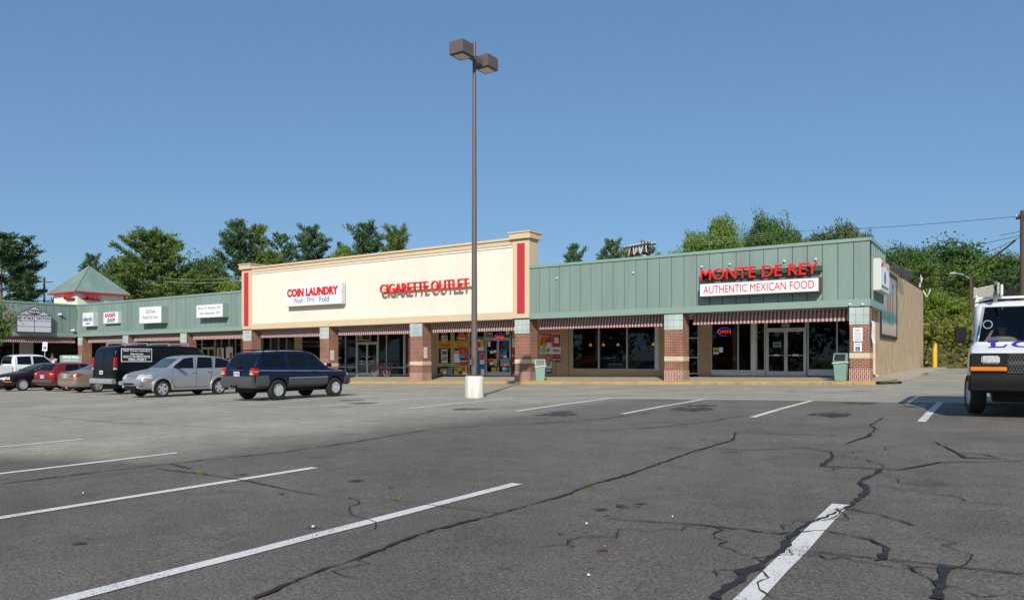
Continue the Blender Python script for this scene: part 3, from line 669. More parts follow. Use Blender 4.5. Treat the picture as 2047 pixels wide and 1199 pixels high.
# directory sign on the wing, facing +X : local frame turned by 90 degrees
r=thing('directory_sign','gabled directory sign reading OFFICE MALL, ART ATTACK and TATTOO on the wing fascia','sign',(-66.9,29.75,3.35),R(90))
b=MB(); hw=1.33; b.prism([(-hw,0),(hw,0),(hw,1.42),(0,2.15),(-hw,1.42)],1,-.32,0); b.build('cabinet',FRB,r,bevel=.01)
b=MB()
for i in range(3):
    for s in (-1,1): b.box(min(s*.03,s*(hw-.06)),max(s*.03,s*(hw-.06)),-.34,-.31,.06+i*.45,.06+i*.45+.41)
b.prism([(-hw+.2,1.46),(hw-.2,1.46),(0,2.07)],1,-.34,-.31); b.build('face',WHITEG,r)
b=MB(); b.add([(.58*math.cos(t),-.346,1.68+.2*math.sin(t)) for t in [i*math.pi/12 for i in range(24)]],[tuple(range(24))]); b.build('oval',BLACK,r)
ltr(r,'OFFICE MALL',WHITE,-.48,.48,1.6,.17,-.347,bold=.02)
ltr(r,'ART ATTACK',BLACK,-1.24,-.08,1.04,.28,-.341,bold=.01); ltr(r,'TATTOO',BLACK,.1,1.22,1.06,.24,-.341,bold=.02)
# floodlights on the wing fascia
for px,py in ((117,628),(143,660)):
    k=ray(px); D=-66.9/k[0]; Y=k[1]*D; z=EYE+(HY-py)/F*D
    r=thing('floodlight','small white floodlight '+('low on the wing fascia near the inner corner' if px>130 else 'on the wing fascia right of the gabled sign'),'lamp',(-66.9,Y,z))
    b=MB(); b.box(-.0,.12,-.05,.05,-.05,.05); b.build('bracket',ALU,r)
    b=MB(); b.lathe([(0,-.12),(.07,-.12),(.12,.1),(.1,.11),(0,.06)],12,'y',(.16,0,-.02)); b.build('lamp_head',LMP,r,smooth=True)
# projecting box sign on the side of the building
r=thing('shop_sign','deep white box sign with red arched writing and round blue emblem on the side fascia','sign',(-4.6,34.0,4.02))
b=MB(); b.box(.0,.30,0,2.75,0,1.32); b.build('cabinet',ALUP,r,bevel=.02)
b=MB(); b.box(.3,.31,.07,2.68,.07,1.25); b.build('face',WHITE,r)
for i,ch in enumerate('MONTE DE REY'):
    if ch==' ':continue
    t=(i-5.5)/5.5; lettering('lettering',ch,REDS,r,(.31,.22+i*.2,.95+.14*(1-t*t)),(0,1,0),(1,0,0),.15,.2,.006,.03)
lettering('lettering','AUTHENTIC MEXICAN FOOD',DKG,r,(.31,.3,.14),(0,1,0),(1,0,0),2.1,.12,.006,.0)
b=MB(); b.lathe([(0,0),(.27,0),(.27,.006),(0,.006)],24,'x',(.31,1.35,.6)); em=b.build('emblem',[mat('emblem_blue',(.03,.16,.38),.5,var=.5,scale=6)],r)
b=MB(); b.lathe([(0,0),(.1,0),(.1,.006),(0,.006)],16,'x',(.317,1.42,.55)); b.build('emblem_centre',REDS,em)
# mural board on the side wall: coastal scene with masts and rocks
def muralmat():
    m,n,b,N,L=nodes('mural_paint'); b.inputs['Roughness'].default_value=.6
    tc=N('ShaderNodeTexCoord'); sp=N('ShaderNodeSeparateXYZ'); L(tc.outputs['Generated'],sp.inputs[0])
    nz=N('ShaderNodeTexNoise'); nz.inputs['Scale'].default_value=3.2; nz.inputs['Detail'].default_value=7; nz.inputs['Distortion'].default_value=1.2; L(tc.outputs['Object'],nz.inputs['Vector'])
    md=N('ShaderNodeMath'); md.operation='MULTIPLY_ADD'; L(nz.outputs[0],md.inputs[0]); md.inputs[1].default_value=.35; L(sp.outputs[2],md.inputs[2])
    r=N('ShaderNodeValToRGB'); L(md.outputs[0],r.inputs[0]); st=[(.0,(.10,.09,.08)),(.2,(.42,.36,.30)),(.36,(.55,.48,.42)),(.42,(.05,.22,.2)),(.55,(.10,.30,.28)),(.6,(.38,.30,.24)),(.8,(.45,.36,.28)),(.95,(.32,.34,.36)),(1,(.45,.42,.4))]
    el=r.color_ramp.elements; el[0].position=0; el[0].color=(*st[0][1],1); el[1].position=1; el[1].color=(*st[-1][1],1)
    for p,c in st[1:-1]: q=el.new(p); q.color=(*c,1)
    L(r.outputs[0],b.inputs['Base Color']); return m
r=thing('mural_board','large framed mural board of a harbour scene on the tan side wall','mural',(-4.9,38.6,2.3))
b=MB(); b.box(.0,.05,0,5.9,0,3.1); b.build('board',muralmat(),r)
b=MB()
for q in ((0,5.9,-.1,.06),(0,5.9,3.04,3.2)): b.box(0,.09,q[0],q[1],q[2],q[3])
b.box(.002,.088,-.1,.0,-.1,3.2); b.box(.002,.088,5.84,5.95,-.1,3.2); b.build('frame',BLACK,r)
b=MB()
for y0,h in ((1.2,1.9),(2.3,2.4),(3.1,1.6),(4.2,2.1)): b.tube([(.055,y0,.6),(.055,y0+.05,.6+h)],.03,5)
b.build('painted_masts',SHNG,r)
# ---------------------------------------------------------------- small signs on the columns
def plate(x,z,w_,h_,lines,label,name='notice_sign',cat='sign',Y=33.33,col=BLACK,face=WHITE,group=None,rz=0,tilt=0):
    r=thing(name,label,cat,(x,Y,z),rz,group); r.rotation_euler=(0,tilt,rz)
    b=MB(); b.box(-w_/2,w_/2,-.012,0,0,h_); b.build('board',face,r)
    for s,z0,hh,ww,c in lines: ltr(r,s,c or col,-ww/2,ww/2,z0,hh,-.013,.003,.01)
    return r
zc=swf(-5)
plate(-5.05,zc+1.62,.36,.56,[('NO',.41,.09,.17,None),('SKATEBOARDING',.31,.04,.28,None),('VIOLATORS',.22,.045,.26,None),('WILL BE',.135,.045,.2,None),('PROSECUTED',.05,.045,.26,None)],'white notice headed NO on the corner brick column, above a blue wheelchair plate')
r=plate(-5.05,zc+1.2,.3,.37,[('RESERVED',.29,.03,.2,None),('PARKING',.235,.03,.17,None)],'white plate with a blue wheelchair symbol on the corner brick column')
def wheelchair(r,cx,cz,s,y,m):
    b=MB(); b.box(cx-s,cx+s,y-.002,y,cz-s,cz+s); b.build('symbol_field',m,r)
    b=MB(); yy=y-.004
    def arc(a0,a1,rad,c0,c1): return [(c0+rad*math.cos(R(a)),yy,c1+rad*math.sin(R(a))) for a in range(a0,a1+1,20)]
    b.tube(arc(120,360,s*.42,cx-s*.1,cz-s*.25),s*.08,4); b.tube([(cx-s*.1,yy,cz+s*.45),(cx-s*.1,yy,cz-.0),(cx+s*.35,yy,cz-.02*s),(cx+s*.55,yy,cz-s*.55)],s*.09,4)
    b.lathe([(0,-.001),(s*.14,-.001),(s*.14,.001),(0,.001)],10,'y',(cx-s*.1,yy,cz+s*.68)); b.build('wheelchair_symbol',WHITE,r)
wheelchair(r,0,.11,.085,-.013,BLUE)
for i,(x0,x1) in enumerate([CX_[3],CX_[4]]):
    z0=swf(x0)+1.05+(.3 if i==0 else .3); r=plate(x0+.97-.0,z0,.3,.62,[('NO',.5,.07,.12,REDS),('PARKING',.37,.07,.24,REDS),('LOADING',.22,.07,.24,REDS),('ZONE',.07,.07,.16,REDS)],'white notice with red words on the brick column '+('left of the cigarette shop windows' if i==0 else 'behind the front of the blue SUV'),Y=33.7,rz=R(90))
    r.location=(x1+.012,33.6,z0)
r=plate(-66.45,swf(-66)+1.75,.5,.36,[('NO',.2,.1,.2,None),('SOLICITING',.06,.07,.4,None)],'upper grey-white notice on the brick column at the inner corner of the mall',face=WHITEG)
r=plate(-66.4,swf(-66)+1.2,.4,.5,[('PARKING',.36,.07,.3,REDS),('ONLY',.22,.07,.2,REDS),('PATRONS',.08,.07,.3,REDS)],'lower notice with red words on the brick column at the inner corner of the mall')
r=thing('paper_banner','curled white paper sheet peeling off the right side of the corner brick column','paper',(-4.6,33.7,zc+1.55))
b=MB(); pts=[(.02,.9),(.05,.8),(.03,.5),(.02,.25),(.07,.0)]
b.add([(x,-.14+.0,z) for x,z in pts]+[(x+.06,.16,z) for x,z in pts]+[(x+.008,-.14,z) for x,z in pts]+[(x+.068,.16,z) for x,z in pts],[(i,i+1,i+6,i+5) for i in range(4)]+[(10+i,15+i,16+i,11+i) for i in range(4)]); b.build('sheet',WHITE,r,smooth=True)
# ---------------------------------------------------------------- posters
PR=random.Random(3)
PC={'r':RED,'y':YEL,'w':WHITE,'b':mat('poster_blue',(.03,.12,.45),.5,var=.2),'g':mat('poster_green',(.03,.25,.1),.5,var=.2),'o':mat('poster_orange',(.65,.16,.06),.5,var=.3),'k':BLACK,'c':mat('poster_cyan',(.12,.42,.5),.5,var=.3),'n':mat('poster_brown',(.30,.14,.05),.5,var=.5,scale=12),'p':mat('poster_pink',(.5,.3,.3),.5,var=.3,scale=10)}
def poster(px0,px1,z0,h,blocks,label,texts=(),Y=None,group=None):
    """blocks: (x0,x1,z0,z1,colour) as fractions of the sheet"""
    Y=SY-.14 if Y is None else Y; x0,x1=xY(px0,Y),xY(px1,Y); w_=x1-x0; zb=swb((x0+x1)/2)
    r=thing('poster',label,'poster',((x0+x1)/2,Y,zb+z0),0,group)
    cs=[]
    b=MB(); cols=[]
    for i,(a,c,d,e,k) in enumerate(blocks):
        if k not in cols: cols.append(k)
        b.box(-w_/2+a*w_,-w_/2+c*w_,-.004-.002*i,0,d*h,e*h,cols.index(k))
    b.build('sheet',[PC[k] for k in cols],r)
    yy=-.004-.002*len(blocks)
    for s,a,c,d,e,k in texts: lettering('lettering',s,PC[k],r,(-w_/2+a*w_,yy,d*h),(1,0,0),(0,-1,0),(c-a)*w_,(e-d)*h,.002,.02)
    return r
poster(1077.5,1103,1.3,1.13,[(0,1,0,1,'w'),(.08,1,.42,1,'r'),(0,.12,.1,.7,'y'),(.28,.5,.3,.6,'y'),(.58,.95,.3,.58,'w'),(.58,.95,.58,.72,'b')],'big red and white poster priced 2349 on the tan wall beside the brick column',[('BIG SAVINGS',.15,.85,.87,.95,'w'),('BAILOUT',.12,.75,.76,.86,'y'),('TODAY',.12,.52,.64,.74,'y'),('23 49',.22,.82,.08,.27,'k')],Y=SY-.12)
poster(1103,1121,.82,1.65,[(0,1,0,1,'w'),(.04,.96,.52,.97,'r'),(.05,.3,.72,.88,'k'),(.7,.95,.72,.88,'k'),(.25,.78,.66,.86,'w'),(.03,.97,.15,.28,'r'),(.03,.97,0,.15,'k')],'tall red and black poster priced 2679 on the tan wall right of the big poster',[('TOBACCO',.08,.92,.36,.43,'k'),('$26 79',.1,.9,.03,.12,'w')],Y=SY-.12)
poster(1090,1102.5,.18,1.08,[(0,1,0,1,'w'),(0,1,.6,1,'o'),(.2,.8,.4,.85,'p'),(0,1,0,.26,'k')],'orange and white poster ending in 99, half hidden behind the bin by the brick column',[('99',.12,.9,.04,.22,'w')],Y=SY-.12)
poster(1023.5,1031,.15,2.1,[(0,1,0,1,'w'),(0,1,.55,.75,'r'),(0,1,.3,.5,'r'),(0,1,0,.28,'k')],'narrow strip of red and white price posters beside the cigarette shop door',[('20',.2,.9,.51,.6,'k'),('3',.2,.7,.36,.45,'k')],Y=SY-.12)
poster(882,894,2.25,.62,[(0,1,0,1,'w'),(0,1,.5,.95,'g'),(.1,.9,.65,.82,'r')],'green topped price poster high in the first yellow framed window',[('16789',.08,.92,.1,.4,'k')])
poster(882,894.5,.85,.85,[(0,1,0,1,'w'),(.08,.92,.6,.9,'n')],'white price poster low in the first yellow framed window',[('26789',.08,.92,.15,.48,'k')])
b_=poster(914,932,2.22,.55,[(.0,1,0,.55,'o'),(.08,.92,.55,.75,'o'),(.22,.78,.75,.95,'o'),(.1,.9,.2,.32,'w')],'orange dome shaped poster high in the second yellow framed window')
poster(917,933,1.36,.4,[(0,1,0,1,'r'),(.45,.55,.4,.6,'w')],'plain red poster in the second yellow framed window')
poster(919,934,1.0,.36,[(0,1,0,1,'c'),(.6,.9,.2,.9,'r')],'turquoise poster with a red figure in the second yellow framed window')
poster(907,918,.85,.75,[(0,1,0,1,'w'),(.0,1,.75,.95,'y')],'pale poster at the left of the second yellow framed window')
poster(918,934,.72,.4,[(0,1,0,1,'w'),(0,1,0,.5,'r')],'red and white price strip low in the second yellow framed window',[('0.110',.1,.9,.58,.9,'k')])
poster(879,895,.1,.42,[(0,1,0,1,'n'),(.1,.9,.3,.8,'y'),(.4,.8,.1,.5,'w')],'brown and yellow poster in the bottom pane at the far left of the shop')
poster(895.5,903,.1,.45,[(0,1,0,1,'c'),(.3,.8,.2,.6,'r'),(.1,.4,.5,.9,'g')],'small turquoise poster in the first bottom pane')
poster(907.5,922,.1,.46,[(0,1,0,1,'y'),(.6,1,.1,.5,'k'),(.1,.6,.5,.8,'g')],'bright yellow poster in the second bottom pane')
poster(923,934,.1,.5,[(0,1,0,1,'y'),(.1,.6,.4,.9,'r'),(.2,.9,0,.3,'w')],'yellow and red poster at the right of the second bottom pane')
poster(955,967,1.55,.7,[(0,1,0,1,'w'),(.0,.5,.3,.8,'r'),(.4,1,.35,1,'y')],'white and yellow poster behind the lamp post',)
poster(955,968,.06,1.5,[(0,1,0,1,'b'),(.3,1,.45,.9,'w'),(.35,.95,.62,.88,'r'),(.5,1,.0,.25,'w')],'tall blue poster with red panels left of the cigarette shop door')
poster(939,944,.1,2.1,[(0,1,0,1,'k'),(0,1,.6,.8,'r'),(0,1,.3,.45,'w')],'dark narrow poster just left of the lamp post')
DY=SY-.16
poster(975,980,1.8,.32,[(0,1,0,1,'w')],'blank white notice at the top of the left cigarette shop door',Y=DY)
poster(979.5,985.5,1.38,.17,[(0,1,0,1,'w')],'small white notice in the middle of the left cigarette shop door',Y=DY)
poster(986.5,992,1.42,.15,[(0,1,0,1,'w')],'smaller white notice near the handle of the left cigarette shop door',Y=DY)
poster(975,994,.55,.48,[(0,1,0,1,'k'),(0,.6,.55,1,'r'),(.55,1,.5,1,'y'),(.2,.6,.3,.6,'w'),(.7,.95,.1,.5,'c')],'mixed red and yellow poster low on the left cigarette shop door',Y=DY)
poster(982,992,.28,.24,[(0,1,0,1,'y'),(.15,.85,.4,.6,'n')],'small amber sticker at the bottom of the left cigarette shop door',Y=DY)
poster(1005,1013.5,1.1,.52,[(0,1,0,1,'b'),(.1,.9,.0,.3,'w'),(.1,.9,.5,.7,'c')],'sky blue poster on the right cigarette shop door',Y=DY)
poster(1000,1019,.55,.5,[(0,1,0,1,'r'),(0,1,.6,1,'c'),(.0,1,.0,.1,'k')],'red poster lettered U B E G on the right cigarette shop door',[('U.BEG',.08,.94,.15,.5,'w')],Y=DY)
poster(1004,1016,.27,.26,[(0,1,0,1,'c'),(.0,.5,.5,1,'w'),(.5,1,0,.4,'b')],'pale blue sticker at the bottom of the right cigarette shop door',Y=DY)
poster(1000,1004,1.15,.25,[(0,1,0,1,'o')],'small orange sticker on the right cigarette shop door',Y=DY)
poster(1008,1021,2.45,.75,[(0,1,0,1,'g'),(.3,.7,.05,.4,'w'),(.0,1,.45,1,'g')],'green Play Here poster on the transom over the cigarette shop door',[('Play',.1,.8,.76,.92,'w'),('Here',.15,.9,.5,.66,'w')],Y=DY+.02)
poster(1545,1561,1.42,.24,[(0,1,0,1,'y'),(.05,.95,.1,.9,'b')],'small blue sticker with yellow border on the left restaurant door',Y=DY)
poster(1425,1436.5,1.05,.42,[(0,1,0,1,'k'),(0,1,.7,.95,'y'),(0,1,.45,.6,'c'),(0,1,.2,.4,'w'),(.1,.7,.1,.25,'r')],'striped yellow and black poster in the restaurant window under the neon sign',Y=DY+.01)
poster(1436.8,1445,1.2,.28,[(0,1,0,1,'c'),(.1,.9,.08,.92,'w')],'white sheet with pale blue edge in the restaurant window beside the striped poster',Y=DY+.01)
poster(433.5,447,.9,1.35,[(0,1,0,1,'w'),(.15,.75,.3,.6,'p'),(.2,.6,.6,.95,'n'),(.3,.9,0,.3,'p')],'tall pale poster of a person in the eye doctor window',Y=DY)
poster(451,465,.9,1.4,[(0,1,0,1,'w'),(.55,.9,.3,.68,'n'),(.0,.5,.0,.35,'n')],'tall white poster of a dark haired person in the eye doctor window',Y=DY)
poster(389,399,1.1,.8,[(0,1,0,1,'y'),(.1,.9,.1,.9,'n')],'small brown picture by the eye doctor door',Y=DY)
for s,px0,px1,z,h in (('OLD TOWN',658,683,2.55,.2),('LAUNDRY',660,681,2.2,.2),('Wash',664,676,1.45,.13),('Dry & Fold',666,682,1.22,.12),('Self',669,675,.98,.11),('Service',669,680,.76,.12)):
    zb=swb(-39.5); LT('lettering',s,WHITEG,mall,(X5(px0),SY-.004,zb+z),(1,0,0),(0,-1,0),X5(px1)-X5(px0),h,.004,.01)
# neon OPEN signs
NR=mat('neon_red',(1,.05,.03),.4,var=0,emit=1.2); NB=mat('neon_blue',(.06,.09,.8),.4,var=0,emit=.8)
def neon(px,zc_,w_,h_,label,Y=SY-.09):
    x=xY(px,Y); r=thing('neon_sign',label,'sign',(x,Y,zc_))
    b=MB(); b.tube([(w_/2*1.02*math.cos(t)*1.0,0,h_/2*math.sin(t)) for t in [R(a) for a in range(15,200,12)]],.010,5); b.tube([(w_/2*math.cos(t),0,h_/2*math.sin(t)) for t in [R(a) for a in range(205,300,12)]],.010,5); b.build('blue_tube',NB,r)
    lettering('red_tube','OPEN',NR,r,(-w_/2,-.02,-h_*.2),(1,0,0),(0,-1,0),w_,h_*.4,.012,-.02,shear=-.1)
neon(1447.5,2.56,.66,.42,'glowing red and blue OPEN neon sign in the restaurant window')
neon(997.5,2.52,.66,.46,'glowing red and blue OPEN neon sign over the cigarette shop door',Y=SY-.13)
b=MB(); x0,x1=X5(725),X5(743); r=thing('window_sign','brown framed unlit sign over the laundry doors','sign',((x0+x1)/2,SY-.1,2.45)); w2=(x1-x0)/2
b.box(-w2,w2,-.03,0,0,.5); b.build('frame',TAN,r); b=MB(); b.box(-w2+.05,w2-.05,-.035,-.02,.05,.45); b.build('panel',BLACK,r)
# ---------------------------------------------------------------- things behind the glass
BCH=mat('blue_plastic',(.02,.13,.48),.4,var=.1)
def chair(x,y,z):
    r=thing('plastic_chair','moulded blue plastic chair in the laundry window','chair',(x,y,z),0,'blue chairs in the laundry window')
    b=MB(); b.prism([(-.24,-.22),(.24,-.22),(.2,.24),(-.2,.24)],2,.42,.45)
    b.build('seat',BCH,r,bevel=.01)
    b=MB(); b.add([(-.22,-.24,.45),(.22,-.24,.45),(.17,-.32,.9),(-.17,-.32,.9),(-.22,-.21,.45),(.22,-.21,.45),(.17,-.29,.9),(-.17,-.29,.9)],[(0,1,2,3),(5,4,7,6),(3,2,6,7),(1,5,6,2),(0,3,7,4),(0,4,5,1)]); b.build('backrest',BCH,r,bevel=.01)
    for sx_ in (-1,1):
        for sy_ in (-1,1): b=MB(); b.cyl((sx_*.18,sy_*.18,0),(sx_*.16,sy_*.16,.42),.013,n=6); b.build('leg',ALU,r)
    return r
c0=chair(X5(673)+.1,SY+.8,swb(-39)-.02)
for i,p in enumerate((683,694,705,660)):
    c=copy_tree(c0); c.location=(xY(p,SY+.8),SY+.8,swb(-39)-.02)
for i,(px,y,wd,lab) in enumerate(((889,39.2,1.6,'first'),(922,39.2,1.8,'second'),(985,40.2,1.5,'third'),(1005,40.2,1.5,'fourth'))):
    x=xY(px,y); r=thing('shelf_unit','white shelf unit with cartons seen through the '+{'first':'leftmost yellow framed window','second':'right-hand yellow framed window','third':'left cigarette shop door','fourth':'right cigarette shop door'}[lab],'shelf',(x,y,swb(x)-.02))
    b=MB()
    for k in range(7): b.box(-wd/2,wd/2,-.2,.2,.1+k*.36,.13+k*.36)
    b.box(-wd/2-.02,-wd/2,-.2,.2,0,2.5); b.box(wd/2,wd/2+.02,-.2,.2,0,2.5); b.build('rack',ALUP,r)
    b=MB(); cols=list('rywbgokcn')
    for k in range(6):
        xx=-wd/2
        while xx<wd/2-.2:
            ww=PR.uniform(.1,.3); 
            if PR.random()<.75: b.box(xx,xx+ww,-.15,.15,.132+k*.36,.132+k*.36+PR.uniform(.12,.28),PR.randrange(9))
            xx+=ww+.02
    b.build('cartons',[PC[k] for k in cols],r)
b=MB(); x=xY(1172,39.5); r=thing('serving_counter','dark red counter behind the left pane of the widest restaurant window','counter',(x,39.3,swb(x)))
b=MB(); b.box(-1.0,.9,-.3,.3,0,1.15); b.build('front',mat('counter_red',(.22,.03,.02),.5,var=.2),r,bevel=.02); b=MB(); b.box(-1.05,.95,-.35,.35,1.152,1.2); b.build('top',FRB,r,bevel=.01)
PLM=mat('lamp_glow',(1,.35,.08),.5,var=0,emit=.55)
for px,lab in ((1180,'left'),(1206,'second'),(1235,'third'),(1306,'right')):
    x=xY(px,41.5); r=thing('pendant_lamp','small glowing orange lamp inside the restaurant, '+{'left':'in the leftmost pane of the wide window','second':'just right of the first mullion','third':'near the middle of the wide window','right':'beside the right post of the wide window'}[lab],'lamp',(x,41.5,2.0))
    b=MB(); b.cyl((0,0,.15),(0,0,1.3),.01,n=5); b.build('cord',BLACK,r); b=MB(); b.lathe([(.03,.15),(.11,0),(.10,-.01),(0,.05)],12,'z'); b.build('lamp_shade',PLM,r,smooth=True)
def tableset(px,lab):
    x=xY(px,39.5); r=thing('dining_table',lab,'table',(x,39.5,swb(x)-.02))
    b=MB(); b.box(-.6,.6,-.45,.45,.72,.76); b.build('tabletop',mat('table_red',(.28,.05,.03),.35,var=.2),r,bevel=.01); b=MB(); b.cyl((0,0,0),(0,0,.72),.05,n=8); b.cyl((0,0,0),(0,0,.03),.25,n=12); b.build('pedestal',BLACK,r)
tableset(1455,'red topped dining table inside the window below the neon sign'); tableset(1385,'red topped dining table inside the narrow restaurant window')
r=thing('potted_plant','thin leafy plant in a terracotta pot behind the restaurant window right of the doors','plant',(xY(1625,38.6),38.6,swb(-8)-.02))
b=MB(); b.lathe([(0,0),(.16,0),(.21,.3),(.19,.3),(0,.27)],14); b.build('pot',mat('terracotta',(.35,.12,.06),.7),r,smooth=True)
b=MB(); b.tube([(0,0,.25),(.03,0,1.0),(0,.02,1.7)],.018,5); b.build('stem',mat('stem_brown',(.2,.13,.06),.8),r)
b=MB(); pr=random.Random(8)
for i in range(60):
    t=pr.uniform(.8,1.75); a=pr.uniform(0,6.28); l=pr.uniform(.15,.35); c=Vector((0,0,t)); d=Vector((math.cos(a),math.sin(a),pr.uniform(-.3,.6))); e=d.cross(Vector((0,0,1))).normalized()*.03
    b.add([c,c+d*l*.5+e,c+d*l,c+d*l*.5-e],[(0,1,2,3)])
b.build('leaves',leafmat('houseplant_leaf',(.03,.08,.02),(.06,.14,.03)),r,rec=False)
# ================================================================ STREET FURNITURE
# twin-head lamp post in its white concrete base
PX,PY=-14.35,19.55; pz=gz(PX,PY)
BRZ=mat('bronze_metal',(.15,.12,.108),.55,metal=.2,var=.1)
lp=thing('lamp_post','tall brown twin-head lamp post standing in a white concrete drum','lamp post',(PX,PY,pz))
b=MB(); b.lathe([(0,0),(.30,0),(.305,.02),(.30,.66),(.285,.70),(.0,.71)],28); b.build('concrete_base',mat('white_drum_paint',(.72,.69,.62),.85,var=.3,scale=6,streak=True,bump=.3,bscale=90),lp,smooth=True)
b=MB(); b.box(-.2,.2,-.2,.2,.712,.74); 
for s in (-1,1):
    for t in (-1,1): b.cyl((s*.15,t*.15,.74),(s*.15,t*.15,.8),.02,n=6)
b.build('base_plate',mat('rusty_plate',(.16,.09,.05),.8,var=.4),lp)
b=MB(); b.tube([(0,0,.74),(0,0,5.5),(0,0,11.45-pz-.0)],[.105,.08,.055],14); b.build('pole',BRZ,lp,smooth=True)
b=MB(); b.box(-.05,.05,-.125,-.06,1.05,1.3); b.build('hand_hole_cover',FRB,lp,bevel=.008)
topz=11.3-pz-.12
b=MB(); b.box(-.045,.045,-.75,.75,topz-.38,topz-.20); b.build('arm',BRZ,lp,bevel=.01)
LENS=mat('lamp_lens',(.42,.40,.32),.25,var=.35,scale=9)
for s in (-1,1):
    cy=s*.68
    b=MB(); b.box(-.27,.27,cy-.29,cy+.29,topz-.42,topz-.03); h=b.build('lamp_head',BRZ,lp,bevel=.008)
    b=MB(); b.box(-.26,.26,cy-.28,cy+.28,topz-.435,topz-.421); b.build('lens_frame',BLACK,h)
    b=MB(); b.box(-.2,.2,cy-.22,cy+.22,topz-.449,topz-.436); b.build('lens',LENS,h,bevel=.01)
# yellow bollard
bx,by=ground(1868,736); by=min(by,61.5); bx=xY(1868,by)
r=thing('bollard','yellow steel bollard at the end of the side alley','bollard',(bx,by,gz(bx,by)))
b=MB(); b.lathe([(0,0),(.16,0),(.16,1.75),(.12,1.84),(0,1.86)],16); b.build('post',mat('bollard_yellow',(.68,.40,.02),.5,var=.12),r,smooth=True)
# waste bins
BING=mat('bin_green',(.22,.36,.29),.5,var=.08,scale=3)
def bin_(x,y,rz,label):
    r=thing('waste_bin',label,'bin',(x,y,(swf(x)+.01)),rz); r.scale=(.92,.92,.92)
    b=MB(); v=[]
    for z,h in ((0,.235),(.78,.29)): v+=[(-h,-h,z),(h,-h,z),(h,h,z),(-h,h,z)]
    b.add(v,[(0,3,2,1),(4,5,6,7),(0,1,5,4),(1,2,6,5),(2,3,7,6),(3,0,4,7)]); b.build('body',BING,r,bevel=.012)
    b=MB(); h=.31; b.add([(-h,-h,.8),(h,-h,.8),(h,h,.8),(-h,h,.8),(-h+.02,-h-.02,.86),(h-.02,-h-.02,.86),(-h+.02,-h+.1,1.22),(h-.02,-h+.1,1.22),(h-.02,h,1.16),(-h+.02,h,1.16),(-h+.02,.05,1.25),(h-.02,.05,1.25)],[(0,3,2,1),(0,1,5,4),(4,5,7,6),(6,7,11,10),(10,11,8,9),(8,2,3,9),(1,2,8,11,7,5),(3,0,4,6,10,9)]); b.build('hood',BING,r,bevel=.008)
    b=MB(); b.add([(-h+.07,-h-.019,.9),(h-.07,-h-.019,.9),(h-.07,-h+.092,1.2),(-h+.07,-h+.092,1.2)],[(0,1,2,3)]); b.v=[(a,c-.006,d) for a,c,d in b.v]; b.build('opening',BLACK,r)
    b=MB(); b.prism([(-.33,.77),(.33,.83),(.33,.86),(-.33,.80)],1,-.335,-.295); b.box(.30,.335,-.32,.3,.80,.83); b.build('bag_rim',WHITE,r)
    return r
bx=xY(1680,33.3); bin_(bx+.0,33.55,R(-6),'sage green bin with a swing hood beside the corner brick column')
bx=xY(1076,33.9); bin_(bx+.1,33.9,R(33),'sage green bin with a swing hood in front of the price posters')
# washing machines at the back of the laundry
wm=None
for i,p in enumerate((662,676,726,742,780,796)):
    x=xY(p,42.8)
    if wm is None:
        wm=thing('washing_machine','white front-loading washing machine at the back of the laundry','washing machine',(x,42.8,swb(x)-.02),0,'washing machines at the back of the laundry')
        b=MB(); b.box(-.42,.42,-.35,.35,0,1.15); b.build('cabinet',WHITE,wm,bevel=.03)
        b=MB(); b.lathe([(.17,0),(.25,0),(.25,-.05),(.17,-.05)],20,'y',(0,-.35,.6),closed=True); b.build('door_ring',ALU,wm,smooth=True)
        b=MB(); b.lathe([(0,-.02),(.17,-.01)],16,'y',(0,-.36,.6)); b.build('door_glass',BLACK,wm); b=MB(); b.box(-.36,.36,-.365,-.35,.98,1.1); b.build('control_panel',PC['b'],wm)
    else:
        c=copy_tree(wm); c.location=(x,42.8,swb(x)-.02)
